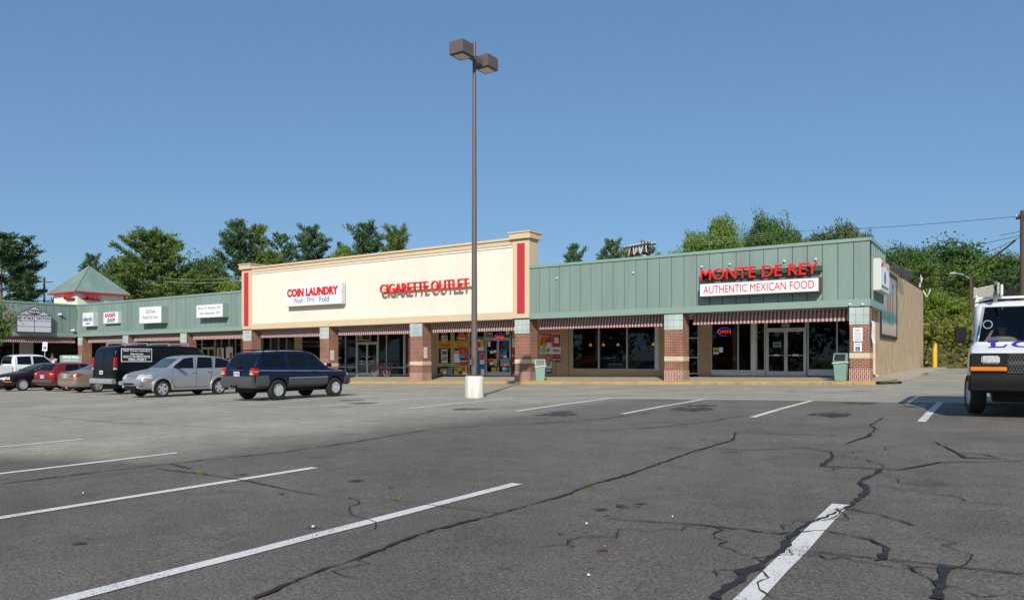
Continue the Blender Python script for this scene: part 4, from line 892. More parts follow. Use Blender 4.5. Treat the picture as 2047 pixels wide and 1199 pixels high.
# bicycle
def bicycle(x,y,z,rz):
    r=thing('bicycle','red bicycle with black tyres leaning by the laundry doors','bicycle',(x,y,z),rz); r.rotation_euler=(R(-5),0,rz)
    RD=mat('bike_red',(.45,.015,.015),.35,coat=.5); rad=.33; wb=1.02
    for xx,nm in ((-wb/2,'wheel'),(wb/2,'wheel')):
        b=MB(); pr=[(rad+.022*math.cos(t),.022*math.sin(t)) for t in [i*math.pi/4 for i in range(8)]]
        b.lathe(pr,28,'y',(xx,0,rad+.02),closed=True); w_=b.build('wheel',BLACK,r,smooth=True)
        b=MB(); b.lathe([(rad-.035,-.012),(rad-.02,-.012),(rad-.02,.012),(rad-.035,.012)],28,'y',(xx,0,rad+.02),closed=True)
        for k in range(16):
            t=k*math.pi/8; b.cyl((xx,0,rad+.02),(xx+(rad-.03)*math.cos(t),0,rad+.02+(rad-.03)*math.sin(t)),.003,n=4)
        b.cyl((xx,-.04,rad+.02),(xx,.04,rad+.02),.02,n=8); b.build('rim',ALU,w_)
    bb=(.03,0,.33); st=(.18,0,.80); hd=(-.36,0,.82); ht=(-.33,0,.72); rw=(wb/2,0,.35); fwh=(-wb/2,0,.35)
    b=MB(); b.tube([bb,st],.019,8); b.tube([ht,(.13,0,.66)],.02,8); b.tube([ht,bb],.024,8); b.tube([hd,(-.31,0,.64)],.024,8)
    for s in (-.06,.06): b.tube([(bb[0],s*.5,bb[2]),(rw[0],s,rw[2])],.01,6); b.tube([(.14,s*.3,.68),(rw[0],s,rw[2])],.01,6); b.tube([(-.31,s*.8,.63),(-.42,s,.5),(fwh[0],s,fwh[2])],.016,6)
    b.build('frame',RD,r,smooth=True)
    b=MB(); b.tube([hd,(-.38,0,.92),(-.40,0,.94)],.014,6); b.tube([(-.36,-.3,1.0),(-.42,-.12,.95),(-.42,.12,.95),(-.36,.3,1.0)],.013,6); b.build('handlebar',BLACK,r)
    b=MB(); b.prism([(.08,.0),(.14,.05),(.34,.09),(.36,0),(.34,-.09),(.14,-.05)],2,.84,.89); b.cyl((.18,0,.78),(.2,0,.85),.013,n=6); b.build('saddle',REDS,r,bevel=.012)
    b=MB(); b.lathe([(0,-.006),(.09,-.006),(.09,.006),(0,.006)],18,'y',(.03,-.05,.33)); b.tube([(.03,-.06,.33),(.1,-.06,.2)],.009,6); b.tube([(.03,.06,.33),(-.04,.06,.46)],.009,6); b.box(.06,.14,-.13,-.05,.19,.21); b.box(-.08,0,.05,.13,.45,.47); b.build('crank',BLACK,r)
    return r
yb_=36.85; bicycle(xY(761,yb_),yb_,swb(-34.5)-.035,0)
# low directory sign in front of the wing, wheelchair sign on a post
sx0=ground(141,772)
b=MB(); xs_=[-62.6,-60,-57.5,-55.2]
for i in range(3):
    b.slopebox(xs_[i],xs_[i+1],25.4,31.2,lambda x:gz(x,28)-.4,lambda x:gz(x,28)+.35)
struct('traffic_island',b.build('traffic_island',CONC2))
D_=58.; gx,gy=at(142,D_)
r=thing('directory_sign','low sage green board reading OFFICE MALL behind the red hatchback','sign',(gx,gy,gz(gx,28)+.35),R(28))
b=MB(); b.box(-.82,.82,-.06,.06,.35,1.92); b.build('board',GREEN,r,bevel=.02)
for s in (-1,1): b=MB(); b.box(s*.86-.04,s*.86+.04,-.05,.05,0,1.9); b.build('post',GREEN2,r)
ltr(r,'OFFICE MALL',WHITE,-.68,.68,1.66,.2,-.061,bold=.03)
b=MB(); b.box(-.66,.66,-.075,-.058,1.42,1.58); b.build('panel',GREEN2,r); ltr(r,'MR JAMES  SALON',WHITE,-.6,.6,1.46,.08,-.076)
D_=57.; gx,gy=at(85.5,D_)
r=thing('parking_sign','white parking sign with a blue wheelchair symbol on a leaning post behind the pickup','sign',(gx,gy,gz(gx,28)+.35),R(30)); r.rotation_euler=(0,R(4),R(30))
b=MB(); b.cyl((0,0,0),(0,0,2.9),.03,n=8); b.build('post',ALU,r)
b=MB(); b.box(-.19,.19,-.05,-.035,2.25,2.92); b.build('plate',WHITE,r)
wheelchair(r,0,2.48,.11,-.052,BLUE); ltr(r,'RESERVED',DKG,-.13,.13,2.75,.05,-.052)
# ================================================================ UTILITY POLES & WIRES
WOOD=mat('creosoted_wood',(.10,.062,.045),.85,var=.3,scale=3,streak=True)
INS=mat('porcelain',(.62,.60,.56),.35,var=.05)
WIRE=mat('wire',(.035,.035,.04),.6,var=0); WIREB=mat('bright_wire',(.45,.42,.34),.5,var=0)
def upole(px,D,ytop,label,r0=.16,arms=(),lamp=False,zg=None):
    x,y=at(px,D); zt=EYE+(HY-ytop)/F*D; z0=gz(x,y) if zg is None else zg
    r=thing('utility_pole',label,'pole',(x,y,z0)); b=MB(); b.tube([(0,0,0),(0,0,zt-z0)],[r0,r0*.7],10); b.build('shaft',WOOD,r,smooth=True)
    for dz,hl,ang in arms:
        dx,dy=math.cos(ang),math.sin(ang); b=MB(); z=zt-z0-dz
        b.tube([(-dx*hl,-dy*hl,z),(dx*hl,dy*hl,z)],.06,4); am=b.build('crossarm',WOOD,r)
        b=MB()
        for t in (-1,-.6,.6,1): b.cyl((dx*hl*t,dy*hl*t,z+.06),(dx*hl*t,dy*hl*t,z+.24),.045,.03,8)
        b.build('insulators',INS,am)
    return r,x,y,zt
r,x,y,zt=upole(88,95,554,'slim wooden utility pole with three short crossarms beyond the left wing',.16,[(.6,1.1,YAW),(1.9,1.0,YAW),(3.0,.9,YAW)])
b=MB(); b.lathe([(0,0),(.28,0),(.28,.7),(0,.75)],12,'z',(-.35,-.2,zt-5.0-r.location.z)); b.build('transformer',INS,r,smooth=True)
Bz=95
r,x,y,zt=upole(1940,62,553,'weathered wooden pole with a street lamp arm beside the wooded bank',.15,[(1.5,.01,0)],zg=.5)
b=MB(); l=Vector((-math.cos(YAW),-math.sin(YAW),0)); t=Vector((0,0,zt-.5)); b.tube([t-Vector((0,0,.2)),t+l*.6+Vector((0,0,.15)),t+l*1.3+Vector((0,0,.3))],.035,6); b.tube([t+l*1.3+Vector((0,0,.3)),t+l*1.75+Vector((0,0,.26))],[.1,.06],6); b.build('lamp_arm',ALU,r)
b=MB(); cr_=-l; b.tube([t-l*-1.2-Vector((0,0,.95)),t+l*1.2-Vector((0,0,.7))],.045,5); b.build('crossarm',WOOD,r)
r,x,y,zt=upole(2044,40,421,'thick brown utility pole at the right edge above the white van',.17,[(.35,.5,YAW+R(90))])
# H-frame behind the restaurant roof
D_=75.
hx,hy=at(1278,D_); 
r=thing('utility_pole','twin pole transformer frame loaded with white insulators rising above the restaurant roof','pole',(hx,hy,gz(hx,hy)),YAW-R(58)); z0=gz(hx,hy)
for s in (-1,1): b=MB(); b.tube([(s*1.1,0,0),(s*1.1,0,EYE+(HY-489)/F*D_-z0)],.17,10); b.build('shaft',WOOD,r,smooth=True)
b=MB(); zt=EYE+(HY-492)/F*D_-z0
for dy in (-.35,.35): b.box(-1.95,1.95,dy-.06,dy+.06,zt-.08,zt+.08); b.box(-1.8,1.8,dy-.05,dy+.05,zt-.75,zt-.62)
b.build('crossarm',WOOD,r)
b=MB(); pr=random.Random(2)
for i in range(9):
    xx=-1.85+i*.46; b.cyl((xx,-.35,zt+.08),(xx,-.35,zt+.3),.06,.04,8); b.cyl((xx,.35,zt+.08),(xx,.35,zt+.3),.06,.04,8)
    if 1<i<8: b.cyl((xx,-.4,zt-.15),(xx+(.2 if i%2 else -.15),-.5,zt-.85),.06,.05,8)
b.build('insulators',INS,r,smooth=True)
b=MB(); b.lathe([(0,0),(.22,0),(.22,.5),(.1,.6),(0,.6)],12,'z',(-1.8,-.3,zt-2.0)); b.lathe([(0,0),(.2,0),(.2,.5),(0,.6)],12,'z',(1.1,-.3,zt-1.6)); b.build('transformer',INS,r,smooth=True)
def wire(a,c,sag,label,rad=.015,m=WIRE,n=16):
    """a,c = (px,py,D)"""
    P=[]
    A,Cc=[Vector((*at(px,D),EYE+(HY-py)/F*D)) for px,py,D in (a,c)]
    for i in range(n+1):
        t=i/n; p=A.lerp(Cc,t); p.z-=sag*4*t*(1-t); P.append(p-A)
    r=MB(); r.tube(P,rad,5,); o=r.build('power_line',m,smooth=True); o.location=A; tag(o,label,'cable'); return o
wire((2041,432,40),(1400,452,120),.8,'faint highest cable running from the right-hand pole across the sky',.015)
wire((2041,470,40),(1775,496,75),.5,'upper dark cable from the right-hand pole past the tree tops')
wire((2041,462,40),(2000,470,41),.02,'short drooping cable by the right-hand pole')
wire((2041,473,40),(1820,530,62),.6,'middle dark cable crossing in front of the round oak')
wire((2030,480,40),(1860,575,70),.5,'thick bundled cable sloping down to the lamp pole',.05)
for k in range(4): wire((1350,476+k*4.5,80),(1570,462+k*4.0,92),.2,['topmost','second','third','lowest'][k]+' of the four sunlit cables in front of the broadleaf trees behind the restaurant',.012,WIREB)
for k in range(3): wire((92,563+k*9,95),(210,600+k*7,100),.4,['upper','middle','lower'][k]+' thin cable running from the left utility pole behind the tower',.012)
for k in range(3): wire((-20,548+k*11,92),(88,560+k*9,95),.5,['upper','middle','lower'][k]+' thin cable left of the left utility pole',.012)
for k in range(2): wire((330,556+k*7,75),(484,553+k*7,75),.2,['upper','lower'][k]+' pale cable in front of the big pine behind the eye doctor',.012,WIREB)
# white antenna brackets at the back corner of the side wall
r=thing('roof_antenna','small white antenna bracket at the far top corner of the side wall','antenna',(-4.9,60.2,6.05))
b=MB(); b.tube([(0,0,0),(.25,0,-.5),(.4,0,-.2),(.45,0,.05)],.05,6); b.tube([(-.1,-1.4,-.1),(-.05,-1.4,.35),(.1,-1.5,.75)],.06,6); b.build('mast',INS,r,smooth=True)
b=MB(); b.lathe([(0,0),(.3,.1),(.3,.12),(0,.03)],12,'x',(-.1,-1.4,.7)); b.build('dish',INS,r,smooth=True)
# litter
for i,(px,py,w_,lab) in enumerate(((625,1056,.06,'crushed white scrap on the dark stain in the middle bay'),(1172,1050,.09,'thin white straw lying left of the broken cracks'),(1176,1154,.04,'tiny white square of paper near the bottom of the picture'),(166,988,.04,'small white scrap between the two left lines'),(192,991,.03,'tiny blue bottle cap between the two left lines'),(1344,1036,.03,'small pale scrap above the long crack'),(1209,1096,.05,'orange leaf on the oil spots'))):
    x,y=ground(px,py); b=MB(); rn=random.Random(i); w_*=.36; v=[]
    n=6; v=[(w_*.6*math.cos(t*6.283/n)*rn.uniform(.6,1),(.2 if 'straw' in lab else .7)*w_*math.sin(t*6.283/n)*rn.uniform(.6,1),.006+rn.uniform(0,.006)) for t in range(n)]
    b.add(v+[(0,0,.014)]+[(a*.9,c*.9,.002) for a,c,d in v],[(t,(t+1)%n,n) for t in range(n)]+[(t,n+1+t,n+1+(t+1)%n,(t+1)%n) for t in range(n)])
    o=b.build('litter',PC['b'] if 'blue' in lab else (PC['o'] if 'orange' in lab else WHITE)); o.location=(x,y,gz(x,y)+.011); o.rotation_euler=(0,0,rn.uniform(0,3)); tag(o,lab,'litter')
# ================================================================ TREES
import numpy as np
L_P=[leafmat('pine_needles_blue',(.065,.13,.06),(.12,.20,.075),.35),leafmat('pine_needles_olive',(.10,.17,.04),(.21,.29,.065),.35)]
L_B=[leafmat('oak_leaves_dark',(.055,.12,.03),(.12,.20,.045),.5),leafmat('leaves_mid_green',(.10,.20,.03),(.21,.31,.06),.5),leafmat('leaves_lime',(.13,.23,.03),(.26,.34,.05),.4),leafmat('leaves_grey_green',(.08,.13,.055),(.15,.20,.085),.5)]
BARK=mat('bark',(.16,.12,.09),.9,var=.3,scale=4)
def npmesh(name,V,n,m,parent):
    """V: (k*n,3) vertices, every n make a face"""
    V=np.asarray(V,dtype=np.float32).reshape(-1,3); k=len(V)//n
    me=bpy.data.meshes.new(name); me.vertices.add(len(V)); me.vertices.foreach_set('co',V.ravel()); me.loops.add(len(V)); me.loops.foreach_set('vertex_index',np.arange(len(V),dtype=np.int32))
    me.polygons.add(k); me.polygons.foreach_set('loop_start',np.arange(0,len(V),n,dtype=np.int32)); me.polygons.foreach_set('loop_total',np.full(k,n,dtype=np.int32))
    me.update(calc_edges=True); me.materials.append(m); o=bpy.data.objects.new(name,me); COL.objects.link(o)
    if parent is not None:o.parent=parent
    return o
def leaves(C,N,size,rs,elong=1.0,up=.3):
    """diamond leaves round centres C (k,3) with outward dirs N"""
    k=len(C); d=rs.normal(size=(k,3)); d+=N*.6; d[:,2]+=up; d/=np.linalg.norm(d,axis=1)[:,None]
    a=rs.normal(size=(k,3)); a-=d*(a*d).sum(1)[:,None]; a/=np.linalg.norm(a,axis=1)[:,None]; b=np.cross(d,a)
    s=size*rs.uniform(.6,1.3,(k,1)); a*=s*elong; b*=s*.6
    return np.stack([C-a,C+b*.9,C+a,C-b*.9],1)
def broadleaf(seed,h,w_,m,name='broadleaf_tree',lobes=13,trunk=.32,dens=1.0,leaf=.2,flat=.8):
    rs=np.random.RandomState(seed); r=thing(name,None,'tree')
    b=MB(); b.tube([(0,0,-.5),(rs.uniform(-.2,.2),0,h*.3),(rs.uniform(-.3,.3),rs.uniform(-.3,.3),h*.62)],[h*.022+.05,h*.017,h*.009],8)
    LC=[];LR=[]
    for i in range(lobes):
        a=i*2.4+rs.uniform(-.4,.4); t=(i+.5)/lobes; z=h*(trunk+.1+(.86-trunk)*t**.9); prof=math.sin(math.pi*min(1,.18+.78*t))**.7
        rad=w_*.5*prof*rs.uniform(.45,.8); c=np.array([math.cos(a)*rad,math.sin(a)*rad,z]); R_=w_*rs.uniform(.15,.24)
        if i==lobes-1: c=np.array([rs.uniform(-.1,.1)*w_,0,h-w_*.16])
        LC.append(c);LR.append(R_)
        s=Vector((0,0,h*(.25+.35*t))); e=Vector(c); b.tube([s,s.lerp(e,.5)+Vector((0,0,h*.02)),e],[h*.009,h*.006,.03],5)
    b.build('trunk',BARK,r,smooth=True)
    out=[]
    for c,R_ in zip(LC,LR):
        nc=int(34*dens); d=rs.normal(size=(nc,3)); d/=np.linalg.norm(d,axis=1)[:,None]
        cc=c+d*R_*rs.uniform(.45,1.12,(nc,1))*np.array([1,1,flat])
        cr=R_*.26
        for q,dd in zip(cc,d):
            k=int(30*dens); p=rs.normal(size=(k,3))*cr*np.array([1,1,.6]); out.append(leaves(q+p,np.repeat(dd[None],k,0),leaf,rs))
    npmesh('crown',np.concatenate(out),4,m,r); return r
def pine(seed,h,w_,m,base=.25,gap=.95,nb=5,tip=.5,name='pine_tree',irr=.35,leaf=.3,pw=.75):
    rs=np.random.RandomState(seed); r=thing(name,None,'tree')
    b=MB(); b.tube([(0,0,-.5),(rs.uniform(-.15,.15),0,h*.5),(0,0,h*.99)],[h*.013+.05,h*.009,.03],8)
    out=[]; z=h*base
    while z<h*.985:
        t=(z/h-base)/(1-base); L_=w_*.5*min(1,(1-t)**pw*1.05+.05)*(.55+.45*min(1,t*4+.35))
        n=nb+rs.randint(-1,2); a0=rs.uniform(0,6.28)
        for i in range(n):
            a=a0+i*6.283/n+rs.uniform(-.3,.3); L=L_*rs.uniform(1-irr,1+irr*.7)
            if rs.rand()<.1: continue
            up=rs.uniform(.0,.28)+t*.5; zz=z+rs.uniform(-.3,.3)
            P=[np.array([0,0,zz])]; 
            for s in (.35,.7,1.0): P.append(np.array([math.cos(a)*L*s,math.sin(a)*L*s,zz+up*L*s+.14*L*s*s]))
            b.tube([Vector(p) for p in P],[.05+L*.008,.04,.03,.015],4)
            side=np.array([-math.sin(a),math.cos(a),0]); k=max(5,int(L*4.6))
            for j in range(k):
                s=.28+.72*(j+rs.rand())/k; seg=min(2,int(s*3)); f=min(1,(s-[0,.35,.7][seg])/[.35,.35,.3][seg]); p=P[seg]*(1-f)+P[seg+1]*f
                off_=rs.uniform(-1,1)*L*.22*(1.15-s*.8); c=p+side*off_+np.array([0,0,rs.uniform(-.05,.15)])
                kk=18; q=c+rs.normal(size=(kk,3))*np.array([.24,.24,.09]); dirn=rs.normal(size=(kk,3))*.5+np.array([math.cos(a)*.5,math.sin(a)*.5,.65]); dirn/=np.linalg.norm(dirn,axis=1)[:,None]
                sd=np.cross(dirn,rs.normal(size=(kk,3))); sd/=np.linalg.norm(sd,axis=1)[:,None]
                ln=leaf*rs.uniform(.7,1.3,(kk,1)); wd=.065*rs.uniform(.7,1.4,(kk,1))
                out.append(np.stack([q-sd*wd,q+sd*wd,q+dirn*ln+sd*wd*.5,q+dirn*ln-sd*wd*.5],1))
        z+=gap*rs.uniform(.7,1.2)*(1-.45*t)
    b.build('trunk',BARK,r,smooth=True); npmesh('crown',np.concatenate(out),4,m,r); return r
BACK='trees standing behind the shopping strip'
def put(o,px,D,ytop,wpx,h0,w0,label,group=BACK,rz=0,zg=None,h=None):
    """stand tree o (built h0 tall, w0 wide) so that it tops out at ytop and is wpx wide"""
    cr=[c for c in o.children if c.name.startswith('crown')][0].data; a_=np.empty(len(cr.vertices)*3,dtype=np.float32); cr.vertices.foreach_get('co',a_); a_=a_.reshape(-1,3)
    w0=max(np.percentile(a_[:,0],98.5)-np.percentile(a_[:,0],1.5),np.percentile(a_[:,1],98.5)-np.percentile(a_[:,1],1.5)); h0=np.percentile(a_[:,2],99.9)
    x,y=at(px,D); z0=gz(x,y) if zg is None else zg; H=EYE+(HY-ytop)/F*D-z0; W=wpx*1.12*D/F
    o.location=(x,y,z0); o.scale=(W/w0,W/w0,H/h0); o.rotation_euler=(0,0,rz); tag(o,label,'tree',group); return o
P1=pine(11,17,9,L_P[0],.3,gap=1.25,irr=.5,pw=.5); P2=pine(12,18,11,L_P[1],.15,gap=1.25,nb=5,irr=.6,pw=.55); P3=pine(13,17,6.5,L_P[0],.35,gap=1.4,irr=.5,pw=.5); P4=pine(14,17,8,L_P[1],.3,gap=1.35,irr=.55,pw=.5)
B1=broadleaf(21,14,11,L_B[0]); B2=broadleaf(22,14,10,L_B[1],lobes=15); B3=broadleaf(23,14,10,L_B[2],lobes=14); B4=broadleaf(24,12,8,L_B[3],lobes=11,dens=1.15)
used={}
def use(proto,*a,h0,w0,**k):
    o=proto if proto.name not in used else copy_tree(proto); used[proto.name]=1
    return put(o,*a[:4],h0,w0,a[4],**k)
K1=dict(h0=20,w0=9.5);K2=dict(h0=20,w0=10);K3=dict(h0=20,w0=7.5);K4=dict(h0=20,w0=8.5);KB=dict(h0=14,w0=11);KB4=dict(h0=12,w0=8)
use(P1,3,92,462,125,'dark pine cut by the left edge of the picture',**K1)
use(P3,46,95,471,62,'slim dark pine just right of the edge pine at the far left',rz=1,**K3)
use(P1,182,125,506,52,'small distant pine peeking over the green pyramid roof',rz=2,**K1)
use(B4,232,110,514,80,'thin grey-green tree right of the pyramid roof',**KB4)
use(P2,292,80,459,128,'biggest olive pine, with spreading ragged limbs, left peak of the pair',**K2)
use(P2,322,84,463,100,'olive pine close behind the right side of the biggest pine',rz=2.2,**K2)
use(B1,411,95,502,92,'round dark broadleaf tree between the biggest pine and the next pines',**KB)
use(P4,392,82,548,110,'low olive pine in front of the round dark broadleaf tree',rz=.5,**K4)
use(P4,350,78,560,90,'low yellow-green pine at the foot of the biggest pine',rz=2.5,**K4)
use(P1,474,88,439,88,'tall pine rising left of the cream pier',rz=4,**K1)
use(P4,513,90,449,62,'lighter pine just right of the tall pine by the cream pier',rz=1.2,**K4)
use(B3,462,84,556,70,'lime green vine covered tree low beside the left cream pier',rz=1,**KB)
use(P3,562,92,464,62,'small sparse pine third from the left above the cream parapet',rz=3,**K3)
use(P1,622,92,449,84,'dense dark dome-headed pine above the COIN LAUNDRY sign',rz=5,**K1)
use(B2,684,90,491,66,'low green broadleaf tree between two pines above the cream parapet',rz=2,**KB)
use(P1,731,95,444,92,'dark wide pine above the middle of the cream parapet',rz=.7,**K1)
use(P2,793,90,451,92,'lighter ragged pine rightmost above the cream parapet',rz=4.4,**K2)
use(P3,600,90,508,60,'low pine wedge in front of the dense dark pine',rz=5,**K3)
use(P4,545,86,500,60,'low olive pine right of the left cream cap',rz=5,**K4)
use(P1,1148,105,487,56,'lone pine tip just right of the cream pier cap',rz=3.3,**K1)
use(P1,1221,105,477,66,'small pine left of the twin pole frame',rz=1.4,**K1)
use(B2,1262,112,496,80,'low broadleaf clump behind the twin pole frame',rz=4,**KB)
use(P3,1295,100,482,50,'small pine right behind the twin pole frame',rz=4,**K3)
use(B2,1440,88,431,80,'bright green broadleaf tree above the restaurant roof, taller half',rz=1,**KB)
use(B2,1392,90,462,80,'bright green broadleaf tree above the restaurant roof, lower left half',rz=3,**KB)
use(B1,1540,92,419,74,'dark broadleaf tree, tallest above the restaurant sign',rz=2,**KB)
use(B1,1503,94,444,46,'dark broadleaf tree close on the left of the tallest dark tree',rz=4.4,**KB)
use(B4,1590,100,456,48,'slim grey-green treetop right of the dark broadleaf tree',rz=1,**KB4)
use(B4,1628,100,463,84,'low grey-green treetop above the word REY',rz=3,**KB4)
use(B4,1660,102,460,74,'grey-green treetop between the low one and the tall one near the roof corner',rz=5,**KB4)
use(B4,1695,100,440,58,'grey-green treetop, tallest near the roof corner',rz=.5,**KB4)
use(B4,1728,100,462,34,'tiny treetop at the green roof corner',rz=4,**KB4)
WOODS='trees of the wood behind the side alley'
use(B1,1813,86,481,96,'dark broadleaf tree leftmost in the wood beside the wall',rz=1,group=WOODS,**KB)
use(B1,1912,92,477,140,'wide round oak topping the wood',rz=3,group=WOODS,**KB)
use(P4,1850,78,528,80,'green pine in the wood just right of the side wall top',rz=2,group=WOODS,**K4)
use(P2,1925,76,545,110,'spreading pine in the wood behind the lamp pole',rz=1,group=WOODS,**K2)
use(B2,1985,84,512,90,'mid green tree right of the oak',rz=5,group=WOODS,**KB)
use(B1,2040,80,500,90,'dark tree at the right edge behind the thick pole',rz=2,group=WOODS,**KB)
use(B3,1868,72,578,70,'lime leaved sapling clump nearest the side wall corner',rz=1,group=WOODS,**KB)
use(B3,1920,70,592,70,'lime leaved sapling clump left of the lamp pole foot',rz=3,group=WOODS,**KB)
use(B1,1960,80,570,100,'dark shrubby tree behind the van mirror',rz=3.5,group=WOODS,**KB)
use(P1,2010,74,540,90,'dark pine above the white van roof',rz=2.6,group=WOODS,**K1)
use(B1,1880,88,520,90,'dark tree filling the wood behind the green pine',rz=5.5,group=WOODS,**KB)
use(B2,1840,96,560,110,'mid green tree deep in the wood beside the wall',rz=3.5,group=WOODS,**KB)
# crepe myrtle reaching in at the left edge
B5=broadleaf(31,5.5,4.2,L_B[1],name='crepe_myrtle',lobes=11,leaf=.09,dens=1.0)
x,y=at(-52,46); B5.location=(x,y,gz(x,y)+.35); tag(B5,'small green tree with pink buds reaching in at the left edge before the wing fascia','tree')
rs=np.random.RandomState(4); d=rs.normal(size=(300,3)); d/=np.linalg.norm(d,axis=1)[:,None]; d=d*np.array([1.9,1.9,1.4])+np.array([0,0,4.1]); npmesh('blossom',leaves(d,d*0,.07,rs),4,mat('pink_blossom',(.5,.18,.14),.7),B5)
# brush on the bank beyond the alley
HILL=mat('bank_soil',(.09,.085,.03),.95,var=.4,scale=1)
b=MB(); xs=[-8+3*i for i in range(24)]; ys=[62.3,63.5,66,72,80,95]; hs=[.35,1.0,2.0,3.0,4.0,5.0]
v=[(x,y,(gz(x,y)+hh) if hh>.5 else gz(x,y)-.1) for y,hh in zip(ys,hs) for x in xs]; n=len(xs)
b.add(v,[(j*n+i,j*n+i+1,(j+1)*n+i+1,(j+1)*n+i) for j in range(5) for i in range(n-1)]); struct('bank',b.build('bank',HILL,smooth=True,rec=False))
rs=np.random.RandomState(9); out=[]
def clumps(n,x0,x1,yf,hf,size,sp,k=40):
    o=[]
    for i in range(n):
        x=rs.uniform(x0,x1); y,z=yf(x); c=np.array([x,y,z]); p=rs.normal(size=(k,3))*np.array(sp); o.append(leaves(c+p,p*0,size,rs,up=.6))
    return np.concatenate(o)
def yf(x):
    t=rs.rand(); y=62.4+9*t; z=gz(x,y)+ .1+ (min(t*3,1)*2.0*rs.rand()**.5) + t*1.6; return y,z
npmesh('undergrowth',clumps(650,-7,14,yf,0,.15,(.5,.5,.4),48),4,leafmat('weeds',(.11,.14,.025),(.30,.30,.06),.35),None); o=bpy.context.scene.collection.objects['undergrowth']; tag(o,'tangled yellow-green undergrowth on the bank beyond the alley','undergrowth',kind='stuff')
# grass tufts by the kerb corner and in cracks
pts=[]
for i in range(500):
    t=rs.rand(); x=-4.3+rs.uniform(0,.75)*(1-t*.5); y=33.2+t*3.2; 
    pts.append([x,y,gz(x,y)+.06])
for i in range(120): pts.append([-3.45+rs.uniform(-.1,.1),44+rs.uniform(-1,1),gz(-3.5,44)+.1])
for i in range(160):
    x=-12+rs.uniform(0,7); pts.append([x,32.97+rs.uniform(-.03,.01),gz(x,33)+.02])
for c in (ground(1180,972),ground(787,999),ground(405,948)):
    for i in range(18): pts.append([c[0]+rs.normal()*.035,c[1]+rs.normal()*.035,gz(*c)+.01])
C=np.array(pts); k=len(C); dirn=rs.normal(size=(k,3))*.4+np.array([0,0,1]); dirn/=np.linalg.norm(dirn,axis=1)[:,None]; sd=np.cross(dirn,rs.normal(size=(k,3))); sd/=np.linalg.norm(sd,axis=1)[:,None]
ln=rs.uniform(.05,.14,(k,1)); ln[-54:]*=.3; wd=np.full((k,1),.006); 
npmesh('grass_tufts',np.stack([C-sd*wd,C+sd*wd,C+dirn*ln+sd*wd*.3,C+dirn*ln-sd*wd*.3],1),4,leafmat('grass_blades',(.10,.16,.03),(.22,.25,.06),3),None); o=bpy.context.scene.collection.objects['grass_tufts']; tag(o,'thin grass growing along the kerb corner and out of the cracks','grass',kind='stuff')
# woodland behind the photographer, seen only in reflections
out=[]
for i in range(260):
    a=rs.uniform(-75,45); c=np.array([a,-62+rs.normal()*3,rs.uniform(.5,12)+2*math.sin(a*.2)]); p=rs.normal(size=(70,3))*np.array([1.7,1.0,1.4]); out.append(leaves(c+p,p*0,.55,rs))
npmesh('distant_wood',np.concatenate(out),4,L_B[0],None); o=bpy.context.scene.collection.objects['distant_wood']; tag(o,'dark wood edging the far side of the lot behind the camera','wood',kind='stuff')
# ================================================================ VEHICLES
TYRE=mat('tyre_rubber',(.018,.018,.018),.8,var=.2); CHROME=mat('chrome',(.72,.73,.75),.2,metal=.75,var=.05); ALLOY=mat('alloy_wheel',(.60,.61,.62),.35,metal=.3,var=.1)
CGL=mat('car_glass',(.004,.006,.010),.02,var=0,spec=.35); CGL2=mat('car_glass_green',(.05,.085,.08),.04,var=.5,scale=3,spec=.9)
PLAS=mat('grey_plastic',(.075,.075,.078),.6,var=.1); BPL=mat('black_plastic',(.010,.010,.011),.55,var=.1,spec=.25); SEAM=mat('panel_gap',(.01,.01,.01),.8,var=0)
TLR=mat('tail_lamp_red',(.42,.01,.01),.15,var=.15,scale=10,spec=.8); TLA=mat('lamp_amber',(.75,.22,.02),.15,var=.1,scale=14,spec=.8); TLW=mat('lamp_clear',(.55,.57,.58),.12,var=.3,scale=18,spec=.9); PLT=mat('number_plate',(.62,.64,.68),.4,var=.06,scale=20)
def paint(name,c,metal=.0,rough=.28): return mat(name,c,rough,metal=metal,var=.03,scale=1.5,coat=.5,spec=.4)
def half(st):
    x,zb,zl,zt,hw,ht=st
    d=max(zt-zl,.02); r=min(.09,d*.45)
    return [(0,zb),(hw-.14,zb),(hw-.03,zb+.05),(hw,zb+.42*(zl-zb)),(hw-.005,zl-.16),(hw-.035,zl-.015),(hw-.075 if d>.1 else (hw*.5+ht*.5+.02),zl+.012 if d>.1 else zl+d*.45),(ht+.028 if d>.1 else ht,zt-r),(ht-.05,zt-.022 if d>.1 else zt-.012),(ht*.55,zt-.004),(0,zt)]
